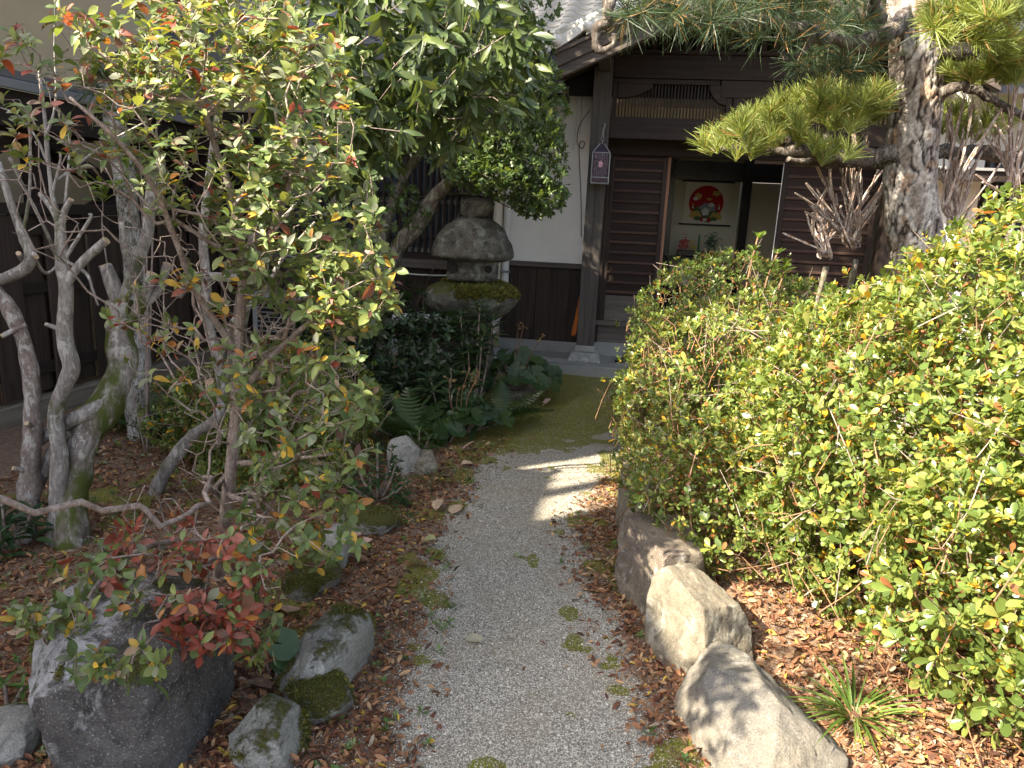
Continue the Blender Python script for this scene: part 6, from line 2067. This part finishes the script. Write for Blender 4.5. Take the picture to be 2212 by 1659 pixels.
# orange shoehorn hanging beside the post
sh0 = hat(-0.115, 0.2, 0.3)
horn = thing('shoehorn', 'long orange shoehorn hanging beside the post foot', 'shoehorn', sh0, TH, local=True)
g = Geo()
n_ = 12
V, Q = [], []
for i in range(n_ + 1):
    f = i / n_
    wv = 0.027 * (1 - 0.45 * f) * (1 if f > 0.04 else 0.75)
    for k in range(5):
        a = (k - 2) / 2
        V.append((0.05 * f + wv * a, -0.012 + 0.008 * a * a, 0.42 * f))
for i in range(n_):
    for k in range(4):
        q = i * 5 + k
        Q.append((q, q + 1, q + 6, q + 5))
g.add(V, Q=Q)
o = part('blade', g, ORANGE, horn, smooth=True)
o.modifiers.new('t', 'SOLIDIFY').thickness = 0.006
part('cord', Geo().tube(spline([(0.05, -0.01, 0.41), (0.06, -0.005, 0.45), (0.075, 0, 0.3), (0.07, 0, 0.1), (0.04, -0.025, 0.2), (0.045, -0.01, 0.4)], 5), 0.003, 5), BLACK, horn)
# cables on the wall by the post
cab = thing('wall_cable', 'loose white and black cables hanging on the plaster beside the post top', 'cable', hat(-0.2, 0.25, 2.0), 0, local=False)
part('cable', Geo().tube(spline([hat(-0.12, 0.22, 2.66), hat(-0.2, 0.2, 2.68), hat(-0.21, 0.2, 2.5), hat(-0.22, 0.21, 2.3), hat(-0.24, 0.21, 2.12)], 6), 0.0055, 6), CORD, cab, smooth=True)
part('cable', Geo().tube(spline([hat(-0.17, 0.24, 2.62), hat(-0.175, 0.24, 2.4), hat(-0.18, 0.24, 2.28)], 6), 0.008, 6), CORD, cab, smooth=True)
part('cable', Geo().tube(spline([hat(-0.1, 0.24, 2.5), hat(-0.19, 0.22, 2.35), hat(-0.2, 0.22, 2.2), hat(-0.15, 0.22, 2.14), hat(-0.13, 0.24, 2.2), hat(-0.18, 0.24, 2.16), hat(-0.13, 0.2, 1.7), hat(-0.1, 0.2, 1.3)], 6), 0.004, 6), BLACK, cab, smooth=True)
g = Geo().tube(spline([hat(-3.0, WV - 0.06, 0.98), hat(-2.2, WV - 0.08, 0.9), hat(-1.6, WV - 0.08, 0.87), hat(-1.0, WV - 0.06, 0.9)], 8), 0.007, 6)
single('clothes_line', g, CORD, 'pale cord slung along the planks under the lattice window', 'cord', hat(-2, WV - 0.06, 0.9), smooth=True)
# sandals on the apron
sd = hat(0.42, 0.02, 0.104)
for k, (dx, a) in enumerate(((0.0, 0.2), (0.13, -0.1))):
    t = thing('sandal', 'dark sandal with a pale inner sole on the concrete step' if k == 0 else 'second dark sandal half hidden by the hedge', 'sandal', sd + np.array([dx, 0.03 * k, 0]), a - 1.1, 'sandals on the porch', local=True)
    poly = [(0.05 * math.cos(q) * (1 + 0.2 * math.sin(q)), 0.13 * math.sin(q)) for q in np.linspace(0, 2 * PI, 20)[:-1]]
    for nm, z0, z1, f, mt in (('sole', 0.0, 0.03, 1.0, BLACK), ('insole', 0.0301, 0.034, 0.88, WOOD_GREY)):
        g = Geo()
        kk = len(poly)
        V = [(x * f, y * f, z0) for x, y in poly] + [(x * f, y * f, z1) for x, y in poly] + [(0, 0, z0), (0, 0, z1)]
        g.add(V, T=[((i + 1) % kk, i, 2 * kk) for i in range(kk)] + [(kk + i, kk + (i + 1) % kk, 2 * kk + 1) for i in range(kk)], Q=[(i, (i + 1) % kk, kk + (i + 1) % kk, kk + i) for i in range(kk)])
        part(nm, g, mt, t)
    g = Geo()
    V, Q = [], []
    for i in range(9):
        q = PI * i / 8
        for y in (-0.0, 0.06):
            V.append((0.055 * math.cos(q), y + 0.02, 0.03 + 0.05 * math.sin(q)))
    g.add(V, Q=[(2 * i, 2 * i + 1, 2 * i + 3, 2 * i + 2) for i in range(8)])
    part('strap', g, BLACK, t, smooth=True)

# outdoor unit behind the shrubs
g0 = hat(-2.75, -0.55, 0)
ac = thing('outdoor_unit', 'pale grey outdoor unit against the planks behind the azalea', 'machine', g0, TH, local=True)
UN = mat_plain('unit_casing', (0.3, 0.3, 0.29), 0.5, 0.4, 0.05)
part('casing', Geo().box(-0.4, 0.4, -0.14, 0.14, 0.08, 0.66), UN, ac, bevel=0.015)
part('grille', Geo().box(-0.34, 0.14, -0.15, -0.141, 0.14, 0.6), DARK, ac)
for k in range(10):
    part('slat', Geo().box(-0.34, 0.14, -0.158, -0.151, 0.15 + k * 0.045, 0.162 + k * 0.045), METAL, ac)
for x_ in (-0.3, 0.3):
    part('foot', Geo().box(x_ - 0.04, x_ + 0.04, -0.15, 0.15, 0.0, 0.079), CONCRETE, ac)

# ------------------------------------------------------------------ inside the doorway
scr = thing('hanging_scroll', 'white cloth scroll with a red disc of new year ornaments hung on the alcove wall', 'scroll', hat(1.29, 2.17, 1.47), TH, local=True)
part('cloth', Geo().box(-0.265, 0.265, 0.0, 0.004, 0.0, 0.5), PAPER, scr)
part('rod', Geo().tube([(-0.31, -0.004, 0.505), (0.31, -0.004, 0.505)], 0.009, 8), BLACK, scr)
part('rod', Geo().tube([(-0.31, -0.004, -0.004), (0.31, -0.004, -0.004)], 0.009, 8), BLACK, scr)
part('hanging_cord', Geo().tube([(-0.27, 0, 0.512), (0, 0.012, 0.66), (0.27, 0, 0.512)], 0.0035, 5), BLACK, scr)
INK = {n: mat_plain('print_' + n, c, 0.9, 0.1, 0.12, 30) for n, c in dict(red=(0.3, 0.02, 0.022), gold=(0.42, 0.28, 0.08), green=(0.06, 0.11, 0.05), white=(0.55, 0.54, 0.52), grey=(0.22, 0.22, 0.25)).items()}


def disc(cx, cz, r_, y, n=28, sx=1.0, wob=0.0, ph=0.0):
    V = [(cx, y, cz)] + [(cx + sx * r_ * (1 + wob * math.cos(5 * t + ph)) * math.cos(t), y, cz + r_ * (1 + wob * math.cos(5 * t + ph)) * math.sin(t)) for t in np.arange(n) * 2 * PI / n]
    return Geo().add(V, T=[(0, (i + 1) % n + 1, i + 1) for i in range(n)])


part('print_disc', disc(0, 0.255, 0.205, -0.003), INK['red'], scr)
gr_ = np.random.default_rng(5)
for k, (nm, cx, cz, r_, sx) in enumerate((('green', 0.0, 0.13, 0.1, 1.5), ('gold', -0.12, 0.11, 0.05, 1.4), ('gold', 0.13, 0.1, 0.05, 1.4), ('grey', 0.02, 0.2, 0.05, 2.0), ('white', 0.0, 0.15, 0.045, 1.05), ('gold', -0.1, 0.33, 0.035, 1.2), ('white', -0.13, 0.3, 0.022, 1.3), ('gold', 0.11, 0.37, 0.03, 1.6), ('white', -0.155, 0.2, 0.018, 0.6), ('white', 0.155, 0.2, 0.018, 0.6), ('gold', -0.155, 0.235, 0.012, 0.8), ('gold', 0.155, 0.235, 0.012, 0.8), ('white', 0.06, 0.235, 0.025, 1.4), ('red', -0.04, 0.06, 0.025, 1.3), ('red', 0.05, 0.06, 0.025, 1.3), ('white', 0.0, 0.055, 0.018, 1.5), ('green', -0.09, 0.07, 0.025, 1.8), ('green', 0.1, 0.07, 0.025, 1.8), ('gold', 0.03, 0.3, 0.016, 2.0))):
    part('print_motif', disc(cx, cz, r_, -0.0045 - 0.0012 * k, 20, sx, 0.13, k), INK[nm], scr)

shf = thing('display_shelf', 'black lacquered stepped display shelf under the scroll', 'shelf', hat(1.27, 1.98, 0.5), TH, local=True)
part('top', Geo().box(-0.42, 0.4, -0.16, 0.16, 0.56, 0.585), LACQUER, shf, bevel=0.003)
part('end_piece', Geo().prism([(0.4, 0.56), (0.44, 0.575), (0.445, 0.6), (0.4, 0.585)], -0.16, 0.16), LACQUER, shf)
part('shelf', Geo().box(-0.4, 0.0, -0.15, 0.15, 0.2, 0.22), LACQUER, shf, bevel=0.003)
part('shelf', Geo().box(0.001, 0.38, -0.15, 0.15, 0.3, 0.32), LACQUER, shf, bevel=0.003)
for x_ in (-0.38, 0.0, 0.36):
    for y_ in (-0.13, 0.13):
        part('leg', Geo().box(x_ - 0.014, x_ + 0.014, y_ - 0.014, y_ + 0.014, -0.06, 0.559), LACQUER, shf)
part('drawer', Geo().box(-0.36, -0.02, -0.14, 0.14, 0.02, 0.17), LACQUER, shf, bevel=0.003)
vz = thing('vase', 'small pale vase on the lower shelf', 'vase', hat(1.1, 1.95, 0.72), TH, local=True)
prof_ = [(0.001, 0), (0.03, 0.001), (0.045, 0.04), (0.046, 0.07), (0.028, 0.105), (0.022, 0.125), (0.03, 0.14)]
part('body', Geo().tube([(0, 0, z) for r_, z in prof_], [r_ for r_, z in prof_], 20, cap=False), mat_plain('vase_glaze', (0.5, 0.5, 0.5), 0.2, 0.5), vz, smooth=True)
arr = thing('flower_arrangement', 'low dark planter with red, yellow and green leaves on the display shelf', 'flowers', hat(1.2, 1.97, 1.087), TH, local=False)
ORG[arr] = np.zeros(3)
part('planter', Geo().box(-0.22, 0.22, -0.06, 0.06, 0.0, 0.07), LACQUER, arr, bevel=0.008)
part('bamboo', Geo().tube([(0.03, 0, 0.07), (0.03, 0, 0.26)], 0.011, 10), mat_plain('bamboo', (0.05, 0.16, 0.06), 0.4), arr)
LA2 = Leaves([leaf_shape(0.4, 2, 0.1, 0.2, 0.5)], [(0.5, 0.08, 0.09), (0.5, 0.45, 0.06), (0.03, 0.09, 0.03)])
for c_, (cx, cz, sx, sz_, nn_) in enumerate(((-0.15, 0.16, 0.06, 0.07, 70), (-0.03, 0.13, 0.04, 0.05, 30), (0.18, 0.18, 0.06, 0.09, 110))):
    pt = rng.normal(size=(nn_, 3)) * (sx * 0.55, 0.03, sz_ * 0.6) + (cx, 0, cz)
    LA2.add(pt, rand_dirs(nn_), (0, -1, 0.3), 0.035, c_)
LA2.build(arr, LEAF_SOFT, 0)
